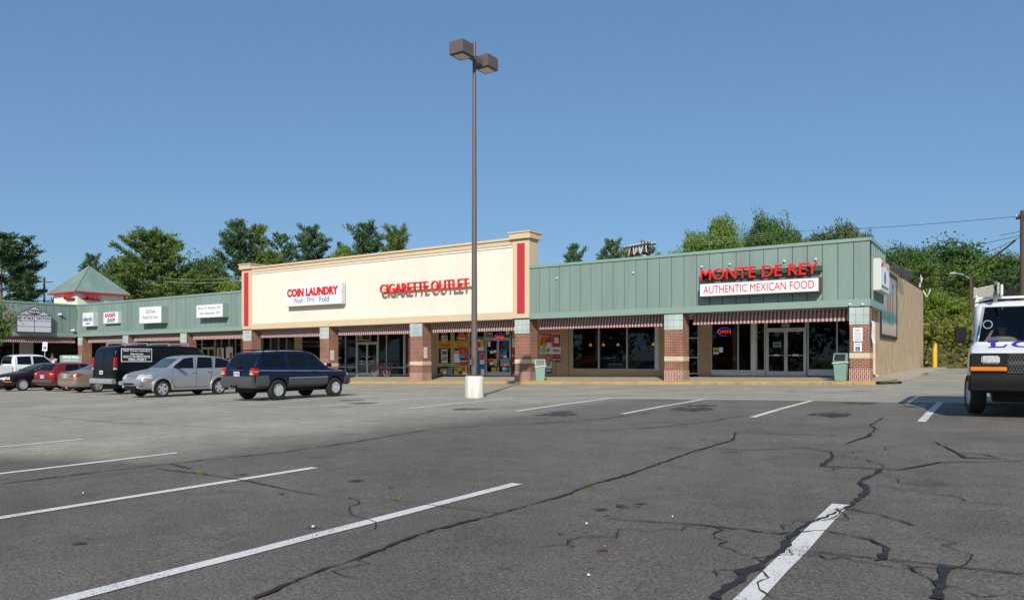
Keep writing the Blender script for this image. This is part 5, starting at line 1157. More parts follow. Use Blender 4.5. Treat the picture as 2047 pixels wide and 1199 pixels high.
def carbody(stations,m,arches,sub=2,extra=None,wellr=None):
    b=MB(); k=11; V=[];rows=[]
    for st in stations:
        h=half(st); x=st[0]; row=[]
        pts=[(p[0],p[1]) for p in h]+[(-p[0],p[1]) for p in h[-2:0:-1]]
        for y,z in pts: row.append(len(V)); V.append((x,y,z))
        rows.append(row)
    fs=[];n=len(rows[0])
    for i in range(len(rows)-1):
        for j in range(n): fs.append((rows[i][j],rows[i][(j+1)%n],rows[i+1][(j+1)%n],rows[i+1][j]))
    for row in (rows[0],rows[-1]):
        for i in range(10):
            a,c=row[i],row[i+1]; d,e=row[(n-i)%n],row[n-i-1]
            if i==0: fs.append((a,c,e))
            elif i==9: fs.append((a,c,d))
            else: fs.append((a,c,e,d))
    b.add(V,fs); o=b.build('body',[m,BPL])
    ms=o.modifiers.new('s','SUBSURF'); ms.levels=ms.render_levels=sub
    dg=bpy.context.evaluated_depsgraph_get(); me0=bpy.data.meshes.new_from_object(o.evaluated_get(dg))
    bm=bmesh.new(); bm.from_mesh(me0); bvh=BVHTree.FromBMesh(bm); bm.free(); bpy.data.meshes.remove(me0)
    cut=[]
    for x,z,rr,hw in arches:
        for s in (-1,1):
            c=MB(); c.cyl((x,s*(hw-.30),z),(x,s*(hw+.3),z),rr,n=28,m=0); co=c.build('cutter',BPL)
            md=o.modifiers.new('b','BOOLEAN'); md.object=co; md.operation='DIFFERENCE'; md.solver='EXACT'; md.material_mode='TRANSFER'; cut.append(co)
    for mb_ in (extra or []):
        co=mb_.build('cutter',BPL); md=o.modifiers.new('b','BOOLEAN'); md.object=co; md.operation='DIFFERENCE'; md.solver='EXACT'; md.material_mode='TRANSFER'; cut.append(co)
    bpy.context.view_layer.update(); dg=bpy.context.evaluated_depsgraph_get(); me=bpy.data.meshes.new_from_object(o.evaluated_get(dg))
    me.name='body'
    bm=bmesh.new(); bm.from_mesh(me)
    for f in bm.faces:f.smooth=True
    for e in bm.edges:
        if len(e.link_faces)==2 and e.calc_face_angle(0)>R(32): e.smooth=False
    bm.to_mesh(me); bm.free()
    old=o.data; o.modifiers.clear(); o.data=me; bpy.data.meshes.remove(old)
    for c in cut: bpy.data.objects.remove(c)
    return o,bvh
def panel(bvh,poly,axis,sgn,m,name,parent,off=.006,grid=.09,thick=0,label=None):
    """project polygon (u,v) seen along axis onto the body. axis 'y': u=x ; 'x': u=y ; 'z': u=x,v=y"""
    bm=bmesh.new(); vs=[bm.verts.new((u,v,0)) for u,v in poly]; bm.faces.new(vs)
    us=[p[0] for p in poly]; vv=[p[1] for p in poly]
    for lo,hi,nrm in ((min(us),max(us),(1,0,0)),(min(vv),max(vv),(0,1,0))):
        t=lo+grid
        while t<hi:
            bmesh.ops.bisect_plane(bm,geom=bm.verts[:]+bm.edges[:]+bm.faces[:],plane_co=(t if nrm[0] else 0,t if nrm[1] else 0,0),plane_no=nrm); t+=grid
    last=None
    for v in bm.verts:
        u,w_=v.co.x,v.co.y
        if axis=='y': o_,d=Vector((u,sgn*3,w_)),Vector((0,-sgn,0))
        elif axis=='x': o_,d=Vector((sgn*6,u,w_)),Vector((-sgn,0,0))
        else: o_,d=Vector((u,w_,4)),Vector((0,0,-1))
        h=bvh.ray_cast(o_,d)
        if h[0] is None:
            q=bvh.find_nearest(o_+d*(2.2 if axis=='y' else (3.9 if axis=='x' else 2.6))); p,nn=q[0],q[1]
        else: p,nn=h[0],h[1]
        if nn.dot(d)>0: nn=-nn
        v.co=p+nn*off
    if thick:
        bmesh.ops.recalc_face_normals(bm,faces=bm.faces); geom=bmesh.ops.extrude_face_region(bm,geom=bm.faces[:])
        for e in geom['geom']:
            if isinstance(e,bmesh.types.BMVert):
                if axis=='y': e.co.y+=sgn*thick
                elif axis=='x': e.co.x+=sgn*thick
                else: e.co.z+=thick
    bmesh.ops.recalc_face_normals(bm,faces=bm.faces)
    me=bpy.data.meshes.new(name); bm.to_mesh(me); bm.free()
    for p in me.polygons:p.use_smooth=not thick
    me.materials.append(m); o=bpy.data.objects.new(name,me); COL.objects.link(o); o.parent=parent
    if label:o['label']=label
    return o
def line(p,q,w_=.012):
    dx,dy=q[0]-p[0],q[1]-p[1]; l=math.hypot(dx,dy); nx,ny=-dy/l*w_/2,dx/l*w_/2
    return [(p[0]+nx,p[1]+ny),(q[0]+nx,q[1]+ny),(q[0]-nx,q[1]-ny),(p[0]-nx,p[1]-ny)]
def wheel(parent,x,y,rad,s,spokes=5,rimr=.62,m=ALLOY,width=.2,steer=0,hub=None,fat=.5):
    pv=MB(); w2=width/2; rr=rad*rimr
    pr=[(rr,-w2*.9),(rad*.86,-w2),(rad*.97,-w2*.8),(rad,-w2*.5),(rad,w2*.5),(rad*.97,w2*.8),(rad*.86,w2),(rr,w2*.9)]
    pv.lathe(pr,36,'y',(0,0,0)); t=pv.build('wheel',TYRE,parent,smooth=True); t.location=(x,y,rad); t.rotation_euler=(0,R(17*(x+y)),steer)
    b=MB(); b.lathe([(rr+.004,s*w2*.93),(rr-.02,s*w2*.9),(rr-.025,s*w2*.3),(rr-.03,-s*w2*.2)],36,'y')
    b.lathe([(0,s*w2*.82),(rr*.2,s*w2*.82),(rr*.26,s*w2*.62)],20,'y')
    for k in range(spokes):
        a=2*math.pi*k/spokes; ca,sa=math.cos(a),math.sin(a); wd=rr*math.pi/spokes*fat
        P=[]
        for rr_,ww,yy in ((rr*.15,wd*.7,.76),(rr*.98,wd,.84)):
            for q in (-1,1): P.append((rr_*ca-q*ww*sa,s*w2*yy,rr_*sa+q*ww*ca))
        for rr_,ww,yy in ((rr*.15,wd*.7,.5),(rr*.98,wd,.6)):
            for q in (-1,1): P.append((rr_*ca-q*ww*sa,s*w2*yy,rr_*sa+q*ww*ca))
        b.add(P,[(0,1,3,2),(4,6,7,5),(0,4,5,1),(2,3,7,6),(0,2,6,4),(1,5,7,3)])
    b.build('rim',m,t,smooth=True,angle=25)
    b=MB(); b.lathe([(0,s*w2*.25),(rr-.026,s*w2*.25)],30,'y'); b.build('brake_disc',BPL,t)
    return t
def wheels(r,ax,hw,rad,**k):
    st=k.pop('steer',0)
    for x in ax:
        for s in (-1,1): wheel(r,x,s*(hw-k.get('width',.2)/2-.015),rad,s,steer=st if x==max(ax) else 0,**k)
def mirror(r,x,y,z,m,s=1,w_=.2,h=.13):
    b=MB(); b.box(x-.05,x+.06,s*y,s*(y+w_),z-h/2,z+h/2); b.box(x-.02,x+.03,s*(y-.1),s*y,z-h/2,z-h/2+.05); b.build('wing_mirror',m,r,bevel=.02)
def handle(r,x,y,z,m,s): b=MB(); b.box(x-.09,x+.09,s*y,s*(y+.035),z-.018,z+.018); b.build('door_handle',m,r,bevel=.008)
def plate_(r,x,z,sgn,y=0,bg=PLT,txt='NC 4821'):
    b=MB(); b.box(x,x+sgn*.012,y-.155,y+.155,z-.078,z+.078); p=b.build('number_plate',bg,r)
    lettering('number',txt,BLUE,p,(x+sgn*.013,y+sgn*.13*-1,z-.035),(0,sgn,0),(sgn,0,0),.26,.075,.002,.02)
V=lambda *a:list(a)
CARS='vehicles parked in the row by the wing'
# ---- blue SUV
def suv(x,y,rz):
    r=thing('parked_suv','dark blue SUV with grey lower cladding, rear to the camera, nearest in the row','SUV',(x,y,gz(x,y)),rz,CARS); r.rotation_euler=(R(0),R(-.3),rz)
    PB=paint('suv_blue',(.003,.006,.030),.2)
    st=[(-2.38,0.6,0.86,0.9,0.8,0.7),(-2.35,0.5,1.02,1.06,0.86,0.76),(-2.28,0.44,1.1,1.17,0.885,0.74),(-2.2,0.42,1.1,1.34,0.89,0.765),(-2.05,0.42,1.1,1.58,0.9,0.725),(-1.9,0.42,1.1,1.69,0.905,0.705),(-1.2,0.42,1.09,1.735,0.91,0.705),(-0.2,0.42,1.08,1.745,0.91,0.7),(0.35,0.42,1.07,1.71,0.91,0.685),(0.62,0.42,1.06,1.58,0.91,0.685),(0.95,0.42,1.05,1.32,0.905,0.66),(1.18,0.42,1.04,1.11,0.9,0.72),(1.3,0.42,1.03,1.075,0.895,0.74),(1.9,0.42,0.98,1.0,0.87,0.72),(2.06,0.48,0.9,0.93,0.84,0.7),(2.12,0.55,0.8,0.84,0.78,0.66)]
    body,bv=carbody(st,PB,[(-1.345,.36,.43,.9),(1.345,.36,.43,.9)]); body.parent=r
    for s in (-1,1):
        panel(bv,V((-1.98,1.17),(-1.88,1.60),(-1.0,1.63),(-.97,1.15)),'y',s,CGL,'window',r)
        panel(bv,V((-.80,1.15),(-.80,1.63),(-.05,1.62),(.02,1.14)),'y',s,CGL,'window',r)
        panel(bv,V((.13,1.14),(.10,1.60),(.38,1.56),(.92,1.22),(.95,1.13)),'y',s,CGL,'window',r)
        panel(bv,V((-2.28,.48),(-2.28,.86),(-1.80,.88),(-1.74,.62),(-1.76,.44),(-2.2,.44)),'y',s,PLAS,'bumper_side',r,off=.012,thick=.02)
        panel(bv,V((-.90,.44),(-.90,.76),(.93,.76),(.93,.44)),'y',s,PLAS,'door_cladding',r,off=.008,thick=.018)
        panel(bv,V((1.80,.5),(1.82,.78),(2.06,.76),(2.04,.5)),'y',s,PLAS,'bumper_side',r,off=.012,thick=.02)
        for ln in (((-1.0,.5),(-.9,1.62)),((.06,.5),(.08,1.62)),((1.1,.6),(1.05,1.1))): panel(bv,line(*ln),'y',s,SEAM,'door_gap',r,off=.004)
        panel(bv,V((-2.2,1.035),(-2.2,1.055),(1.75,.985),(1.75,.965)),'y',s,CHROME,'pinstripe',r,off=.008)
        panel(bv,V((-.90,.765),(-.90,.785),(.93,.785),(.93,.765)),'y',s,CHROME,'trim_strip',r,off=.02)
        b=MB(); b.prism([(-2.40,.88),(-2.36,1.12),(-2.16,1.12),(-2.20,.88)],1,s*.66,s*.905); tl=b.build('tail_lamp',TLR,r,bevel=.02)
        b=MB(); b.box(-2.405,-2.36,s*.70,s*.86,.98,1.035); b.box(-2.38,-2.2,s*.9,s*.908,.98,1.035); b.build('indicator',TLA,tl); b=MB(); b.box(-2.41,-2.37,s*.70,s*.86,.905,.965); b.build('reversing_lamp',TLW,tl)
        panel(bv,V((1.95,.80),(1.95,.93),(2.12,.91),(2.14,.80)),'y',s,TLW,'headlight',r,off=.01)
        mirror(r,.88,.93,1.2,BPL,s); handle(r,-.62,.905,.99,BPL,s); handle(r,.3,.905,.98,BPL,s)
        b=MB(); b.tube([(-1.85,s*.62,1.66),(-1.7,s*.62,1.735),(-.2,s*.62,1.76),(.15,s*.62,1.70)],.02,6); b.tube([(-1.2,s*.62,1.69),(-1.2,s*.62,1.75)],.02,6); b.build('roof_rail',BPL,r)
    panel(bv,V((-.66,1.17),(.66,1.17),(.60,1.58),(-.60,1.58)),'x',-1,CGL,'rear_window',r)
    b=MB(); b.prism([(-2.42,.52),(-2.45,.60),(-2.43,.84),(-2.36,.86),(-2.2,.84),(-2.2,.45),(-2.4,.44)],1,-.86,.86); b.build('rear_bumper',PLAS,r,bevel=.03)
    b=MB(); b.prism([(2.0,.45),(2.18,.5),(2.20,.72),(2.05,.78)],1,-.84,.84); b.build('front_bumper',PLAS,r,bevel=.03)
    b=MB(); b.box(-2.42,-2.39,-.36,.36,1.045,1.075); b.build('tailgate_trim',PLAS,r,bevel=.008)
    b=MB(); b.box(-2.38,-2.34,-.14,.14,1.13,1.19); b.tube([(-2.36,.12,1.16),(-2.34,-.5,1.165)],.012,5); b.build('rear_wiper',BPL,r)
    panel(bv,V((-.12,1.63),(.12,1.63),(.12,1.665),(-.12,1.665)),'x',-1,TLR,'brake_light',r,off=.02,thick=-.03)
    plate_(r,-2.405,.93,-1); b=MB(); b.tube([(-2.5,-.15,.56),(-2.56,-.1,.5),(-2.56,.1,.5),(-2.5,.15,.56)],.02,6); b.box(-2.54,-2.4,-.04,.04,.46,.53); b.build('tow_hitch',BPL,r)
    b=MB(); b.box(-2.1,2.0,-.5,.5,.28,.46); b.cyl((-1.345,-.7,.36),(-1.345,.7,.36),.06); b.cyl((-2.3,-.45,.4),(-1.5,-.5,.38),.05); b.build('underbody',BPL,r)
    wheels(r,(-1.345,1.345),.92,.365,spokes=5,width=.24,rimr=.55,fat=.62); return r
suv(-20.95,17.72,R(90)).scale=(.94,.94,.96)
# ---- silver retro wagon, facing the camera side
def hhr(x,y,rz):
    r=thing('parked_wagon','silver retro-styled wagon with arched roof, front to the left, beside the blue SUV','car',(x,y,gz(x,y)),rz,CARS)
    PS=paint('wagon_silver',(.42,.43,.44),.55,.32)
    st=[(-2.25,0.5,0.8,0.84,0.7,0.6),(-2.22,0.4,0.95,1.0,0.8,0.66),(-2.12,0.34,1.05,1.22,0.84,0.64),(-1.95,0.3,1.06,1.44,0.86,0.68),(-1.7,0.29,1.06,1.56,0.865,0.67),(-1.0,0.28,1.06,1.635,0.87,0.68),(-0.3,0.28,1.05,1.65,0.87,0.68),(0.25,0.28,1.05,1.6,0.87,0.66),(0.5,0.28,1.045,1.49,0.87,0.66),(0.85,0.28,1.04,1.24,0.865,0.64),(1.06,0.28,1.035,1.1,0.86,0.7),(1.2,0.28,1.03,1.07,0.855,0.7),(1.7,0.28,0.97,1.0,0.83,0.66),(2.02,0.3,0.86,0.91,0.79,0.6),(2.14,0.34,0.72,0.8,0.72,0.52),(2.18,0.4,0.6,0.66,0.64,0.48)]
    body,bv=carbody(st,PS,[(-1.315,.33,.385,.86),(1.315,.33,.385,.86)]); body.parent=r
    for s in (-1,1):
        panel(bv,V((-1.98,1.14),(-1.86,1.40),(-1.5,1.51),(-1.22,1.53),(-1.12,1.12)),'y',s,CGL,'window',r)
        panel(bv,V((-.98,1.12),(-1.04,1.54),(-.36,1.56),(-.24,1.11)),'y',s,CGL,'window',r)
        panel(bv,V((-.10,1.11),(-.14,1.55),(.28,1.50),(.68,1.24),(.80,1.12)),'y',s,CGL,'window',r)
        for ln in (((-.2,.4),(-.22,1.58)),((-.85,.62),(-1.12,1.55)),((.9,.4),(.86,1.12))): panel(bv,line(*ln),'y',s,SEAM,'door_gap',r,off=.004)
        for cx in (-1.315,1.315):   # bulging wing arches
            b=MB(); P=[]
            for a in range(-12,193,9): P.append((cx+.43*math.cos(R(a)),s*.855,.33+.43*math.sin(R(a))))
            b.tube(P,[.03]+[.05]*(len(P)-2)+[.03],8); b.build('wheel_arch',PS,r,smooth=True)
        mirror(r,.68,.88,1.16,BPL,s); handle(r,-.05,.87,.97,CHROME,s); handle(r,-.78,.87,.99,CHROME,s)
        b=MB(); b.tube([(-.85,s*.855,.30),(.9,s*.855,.30)],.035,8); b.build('sill',PS,r,smooth=True)
        panel(bv,V((s*.38,.72),(s*.40,.86),(s*.66,.90),(s*.76,.80),(s*.60,.70)),'x',1,TLW,'headlight',r,off=.008)
        panel(bv,V((1.72,.72),(1.78,.90),(2.0,.86),(2.08,.74)),'y',s,TLW,'headlight',r,off=.008)
        panel(bv,V((1.92,.60),(1.92,.67),(2.02,.67),(2.02,.60)),'y',s,TLA,'side_marker',r,off=.02)
        b=MB(); b.cyl((2.14,s*.52,.42),(2.2,s*.52,.42),.05,n=12); b.build('fog_lamp',TLW,r)
    panel(bv,V((-.56,1.13),(.56,1.13),(.5,1.5),(-.5,1.5)),'x',1,CGL2,'windscreen',r)
    panel(bv,V((-.5,1.12),(.5,1.12),(.44,1.44),(-.44,1.44)),'x',-1,CGL,'rear_window',r)
    b=MB(); 
    for k in range(4): b.box(2.10,2.19-.015*k,-.34,.34,.66+.055*k,.69+.055*k)
    b.box(2.0,2.12,-.34,.34,.64,.86,1); b.build('grille',[CHROME,BPL],r,bevel=.004)
    b=MB(); b.box(2.195,2.21,-.07,.07,.745,.775); b.build('emblem',TLA,r)
    b=MB(); b.prism([(1.95,.44),(2.24,.46),(2.28,.52),(2.26,.62),(1.98,.64)],1,-.78,.78); b.build('front_bumper',PS,r,bevel=.035)
    b=MB(); b.box(2.2,2.285,-.36,.36,.50,.565); b.box(2.0,2.21,-.42,.42,.30,.44); b.build('air_intake',BPL,r,bevel=.01)
    b=MB(); b.cyl((-.2,.0,1.65),(-.35,0,1.85),.008,n=5); b.build('aerial',BPL,r)
    b=MB(); b.box(-2,1.9,-.5,.5,.18,.32); b.build('underbody',BPL,r)
    wheels(r,(-1.315,1.315),.875,.325,spokes=5,width=.205,rimr=.66,fat=.5,m=CHROME); return r
hhr(-28.0,17.98,R(-90)).scale=(.95,.95,1.0)
# ---- full size vans
def van(x,y,rz,label,P,sc=1.0,white=False,steer=0,group=None):
    r=thing('parked_van',label,'van',(x,y,gz(x,y)),rz,group); r.scale=(sc,)*3
    st=[(-3.0,0.55,0.95,1.0,0.86,0.78),(-2.98,0.46,1.15,1.3,0.93,0.8),(-2.93,0.42,1.2,1.75,0.96,0.85),(-2.84,0.42,1.22,1.98,0.975,0.83),(-2.6,0.42,1.22,2.05,0.98,0.85),(-1.5,0.42,1.22,2.08,0.985,0.86),(0.4,0.42,1.22,2.08,0.985,0.86),(1.15,0.42,1.22,2.05,0.98,0.85),(1.32,0.42,1.22,1.98,0.98,0.85),(1.75,0.42,1.21,1.58,0.975,0.79),(2.0,0.42,1.2,1.3,0.97,0.82),(2.1,0.42,1.17,1.235,0.965,0.83),(2.5,0.45,1.05,1.1,0.95,0.82),(2.62,0.48,0.92,1.0,0.93,0.84),(2.66,0.52,0.74,0.8,0.9,0.82)]
    ex=[]
    if white:
        c=MB(); c.add([(-2.4,-.86,.62),(1.9,-.86,.62),(1.9,.86,.62),(-2.4,.86,.62),(-2.4,-.72,2.0),(1.2,-.72,1.96),(1.2,.72,1.96),(-2.4,.72,2.0),(1.98,-.80,1.2),(1.98,.80,1.2)],[(0,1,2,3),(4,5,6,7),(0,4,5,8,1),(2,9,6,7,3),(1,8,9,2),(8,5,6,9),(3,7,4,0)]); ex.append(c)
        c=MB(); c.prism([(-.80,1.28),(.80,1.28),(.70,1.92),(-.70,1.92)],0,1.1,3.0); ex.append(c)
        for s in (-1,1):
            c=MB(); c.prism([(.72,1.26),(1.62,1.26),(1.52,1.5),(1.2,1.86),(.72,1.88)],1,s*.6,s*1.2); ex.append(c)
    body,bv=carbody(st,P,[(-1.75,.37,.45,.97),(1.72,.37,.45,.97)],extra=ex); body.parent=r
    G=GL if white else CGL
    for s in (-1,1):
        panel(bv,V((.70,1.24),(1.64,1.24),(1.54,1.5),(1.22,1.87),(.70,1.89)),'y',s,G,'window',r)
        for ln in (((.66,.5),(.66,1.98)),((1.7,.8),(1.66,1.24))): panel(bv,line(*ln),'y',s,SEAM,'door_gap',r,off=.004)
        if not white:
            for a,c in ((-2.75,-1.75),(-1.6,-.5),(-.4,.55)):
                panel(bv,line((a,1.25),(c,1.25),.012),'y',s,SEAM,'panel_rib',r,off=.004); panel(bv,line((a,1.9),(c,1.9),.012),'y',s,SEAM,'panel_rib',r,off=.004)
        mirror(r,1.6,.985,1.42,BPL,s,.19,.28)
        b=MB(); b.prism([(-3.0,1.12),(-2.975,1.55),(-2.86,1.55),(-2.86,1.12)],1,s*.83,s*.962); b.build('tail_lamp',TLR,r,bevel=.015)
        b=MB(); b.box(-3.0,-2.87,s*.84,s*.955,1.03,1.11); b.build('reversing_lamp',TLW,r,bevel=.01)
        panel(bv,V((s*.05,1.30),(s*.05,1.88),(s*.64,1.88),(s*.74,1.78),(s*.78,1.30)),'x',-1,CGL,'rear_window',r)
        handle(r,.85,.985,1.05,BPL,s)
    panel(bv,V((-.84,1.27),(.84,1.27),(.74,1.93),(-.74,1.93)),'x',1,G,'windscreen',r)
    panel(bv,line((0,.6),(0,1.9),.02),'x',-1,SEAM,'door_gap',r)
    panel(bv,V((-.1,1.965),(.1,1.965),(.1,1.99),(-.1,1.99)),'x',-1,TLR,'brake_light',r,off=.01)
    b=MB(); b.prism([(-3.12,.46),(-3.14,.52),(-3.13,.66),(-3.0,.68),(-2.9,.66),(-2.9,.46)],1,-.93,.93); b.build('rear_bumper',CHROME if not white else BPL,r,bevel=.02)
    plate_(r,-3.03,.92,-1,.1)
    # front end
    b=MB(); b.prism([(2.5,.40),(2.78,.42),(2.82,.50),(2.80,.72),(2.62,.74)],1,-.95,.95); b.build('front_bumper',BPL if white else CHROME,r,bevel=.035)
    b=MB(); b.box(2.45,2.685,-.93,.93,.74,1.075); f=b.build('front_surround',BPL,r,bevel=.02)
    for s in (-1,1):
        b=MB(); b.box(2.66,2.71,s*.50,s*.76,.90,1.03); b.build('headlight',TLW,r,bevel=.02)
        b=MB(); b.box(2.66,2.705,s*.40,s*.92,.775,.845); b.build('indicator',TLA,r,bevel=.01)
    b=MB(); b.box(2.66,2.70,-.39,.39,.885,.935); b.build('grille_bar',PLAS,r,bevel=.01)
    b=MB()
    for z0,z1 in ((.76,.875),(.945,1.06)):
        for i in range(17): x0=-.38+i*.045; b.tube([(2.69,x0,z0),(2.69,x0+.05,z1)],.005,4); b.tube([(2.69,x0+.05,z0),(2.69,x0,z1)],.005,4)
        b.box(2.685,2.70,-.4,.4,z0-.012,z0); b.box(2.685,2.70,-.4,.4,z1,z1+.012)
    b.build('grille',PLAS,r)
    b=MB(); b.box(-2.7,2.4,-.6,.6,.25,.44); b.cyl((-1.75,-.8,.37),(-1.75,.8,.37),.07); b.build('underbody',BPL,r)
    wheels(r,(-1.75,1.72),.985,.37,spokes=8 if white else 6,width=.24,rimr=.56,fat=.6,m=ALLOY if white else PLAS,steer=steer)
    return r,bv
bvn,bv=van(-32.95,20.4,R(90),'black panel van with a white lettered laundry panel and roof bars, behind the silver wagon',mat('van_black',(.003,.003,.004),.3,var=0,coat=.2,spec=.25),group=CARS); bvn.scale=(.97,.97,1.05)
b=MB(); b.box(-2.72,-1.28,-.998,-.985,1.36,1.92); sb=b.build('side_sign',WHITE,bvn); b=MB(); b.box(-2.69,-1.31,-1.0,-.996,1.39,1.89); b.build('sign_panel',BLACK,sb)
b=MB(); b.box(-2.62,-1.38,-1.002,-.999,1.53,1.62); b.build('sign_band',WHITE,sb)
for s,x0,x1,z,h,m in (('Old Town Laundry',-2.64,-1.36,1.77,.1,WHITE),('Services',-2.3,-1.7,1.65,.09,WHITE),('COMMERCIAL & DROP-IN',-2.58,-1.42,1.545,.06,BLACK),('782-9001',-2.42,-1.58,1.41,.1,WHITE)):
    lettering('lettering',s,m,sb,(x0,-1.0025,z),(1,0,0),(0,-1,0),x1-x0,h,.003,.03)
for xx in (-2.4,-1.35,-.3,.7):
    b=MB(); b.cyl((xx,-.8,2.14),(xx,.8,2.14),.028,n=8); b.box(xx-.03,xx+.03,-.8,-.74,2.02,2.13); b.box(xx-.03,xx+.03,.74,.8,2.02,2.13); b.build('roof_bar',CHROME,bvn)
# white van, driver's cab open to view
WV=paint('van_white',(.74,.75,.76),0,.3)
wx,wy=.36,18.28
wvn,bv=van(wx,wy,R(-90)+R(1.5),'white van with purple LO lettering on the bonnet and ladders on its roof','x' and WV,1.04,True,R(10))
wvn.name='delivery_van'
# bonnet lettering: slab serif L and O drawn as flat shapes that follow the bonnet
PUR=mat('lettering_purple',(.055,.03,.30),.4,var=.05)
def hood(poly,n,m=PUR,off=.006): return panel(bv,[(x,y) for x,y in poly],'z',1,m,n,wvn,off=off,grid=.06)
def hL(y0,s=1): # y grows to the picture right on the hood (van faces camera: left in picture = -y local)
    P=[(0,0),(.30,0),(.36,.10),(.31,.10),(.27,.04),(.14,.04),(.14,.17),(.19,.17),(.19,.20),(.0,.20),(.0,.17),(.05,.17),(.05,.03),(0,.03)]
    return [(2.28+ (v*1.35)*-1+.0,y0+u*.8) for u,v in P]
hood(hL(-.66),'lettering')
def ring(y0,rx,ry,x0,a0,a1):
    o=[(x0-rx*math.cos(t),y0+ry*math.sin(t)) for t in [a0+(a1-a0)*i/14 for i in range(15)]]; i_=[(x0-rx*.62*math.cos(t),y0+ry*.58*math.sin(t)) for t in [a1+(a0-a1)*i/14 for i in range(15)]]; return o+i_
for a0,a1 in ((0,math.pi),(math.pi,2*math.pi)): hood(ring(-.16,.135,.16,2.15,a0,a1),'lettering')
# interior, wheel, papers, driver
b=MB(); b.box(1.3,1.9,-.78,.78,.9,1.2); b.build('dashboard',PLAS,wvn,bevel=.05)
for yy,a in ((-.5,.2),(.1,-.1),(.45,.1)):
    b=MB(); b.box(1.62,1.86,yy-.2,yy+.18,1.205+.0,1.215); b.build('papers',WHITEG,wvn)
for yy in (-.42,.42): b=MB(); b.box(.3,.75,yy-.25,yy+.25,.7,.95); b.box(.2,.36,yy-.25,yy+.25,.9,1.55); b.build('seat',PLAS,wvn,bevel=.05)
b=MB(); b.lathe([(.19+.016*math.cos(t),.016*math.sin(t)) for t in [i*math.pi/3 for i in range(6)]],24,'x',(1.22,.42,1.22),closed=True); b.build('steering_wheel',BPL,wvn,smooth=True)
for yy in (-.35,.35):
    b=MB(); b.tube([(2.02,yy*.3+.1,1.295),(1.93,yy+.2,1.40)],.012,5); b.build('wiper',BPL,wvn)
b=MB(); b.lathe([(.07+.012*math.cos(t),.012*math.sin(t)) for t in [i*math.pi/3 for i in range(6)]],16,'x',(1.45,-.66,1.6),closed=True); b.build('window_handle',WHITE,wvn,smooth=True)
# roof rack and ladders
b=MB()
for xx in (1.0,-.9,-2.4):
    b.box(xx-.04,xx+.04,-.86,.86,2.09,2.13)
    for s in (-1,1): b.box(xx-.05,xx+.05,s*.80,s*.86,1.95,2.1)
for s in (-1,1): b.box(-2.6,1.1,s*.82,s*.87,2.125,2.17)
b.build('roof_rack',WHITE,wvn,bevel=.008)
r_=thing('ladder','folded aluminium ladder lying on the left of the white van rack','ladder',wvn.matrix_world@Vector((0,0,0)),0)
bpy.context.view_layer.update(); MW=wvn.matrix_world.copy()
def onvan(name,label,cat,bs):
    r=thing(name,label,cat); r.matrix_world=MW.copy() if False else r.matrix_world
    r.location=wvn.location; r.rotation_euler=wvn.rotation_euler; r.scale=wvn.scale
    for n,bb,m in bs: bb.build(n,m,r,bevel=.006)
    return r
bpy.data.objects.remove(r_)
LAD=mat('ladder_metal',(.50,.46,.40),.45,metal=.4,var=.2,scale=8)
b1=MB(); b2=MB(); RG=[]
for k in range(3):
    y0=-.86+.0; z=2.12+.065*k; b1.box(-2.2,1.55,-.88,-.84,z-.04,z+.03); b1.box(-2.2,1.55,-.52,-.48,z+.03,z+.10)
for k in range(11):
    q_=MB(); q_.cyl((-2.1+k*.35,-.85,2.25),(-2.1+k*.35,-.50,2.32),.018,n=6); RG.append(('rung',q_,LAD))
onvan('ladder','stacked aluminium ladder tilted on the left side of the white van roof','ladder',[('rails',b1,LAD)]+RG).rotation_euler=wvn.rotation_euler
b1=MB(); b1.prism([(1.35,2.14),(1.5,2.17),(1.42,2.38),(1.34,2.40),(1.28,2.22)],1,-.56,-.50)
b2=MB(); b2.prism([(1.0,2.12),(1.3,2.14),(1.34,2.33),(1.2,2.29)],1,-.46,-.42)
onvan('ladder_clamp','white ladder clamp bracket standing on the middle of the van rack','clamp',[('arm',b1,PLAS),('bracket',b2,WHITE)])
b1=MB(); b1.lathe([(.0,-.05),(.08,-.05),(.08,.05),(0,.05)],20,'x',(.9,-.28,2.215)); onvan('cable_reel','round black reel beside the ladder clamp on the van rack','reel',[('reel',b1,BPL)])
b1=MB(); b1.tube([(-2.0,.35,2.16),(1.2,.30,2.16)],.03,8); onvan('pipe','dark pipe lying along the right of the van rack','pipe',[('shaft',b1,FRB)])
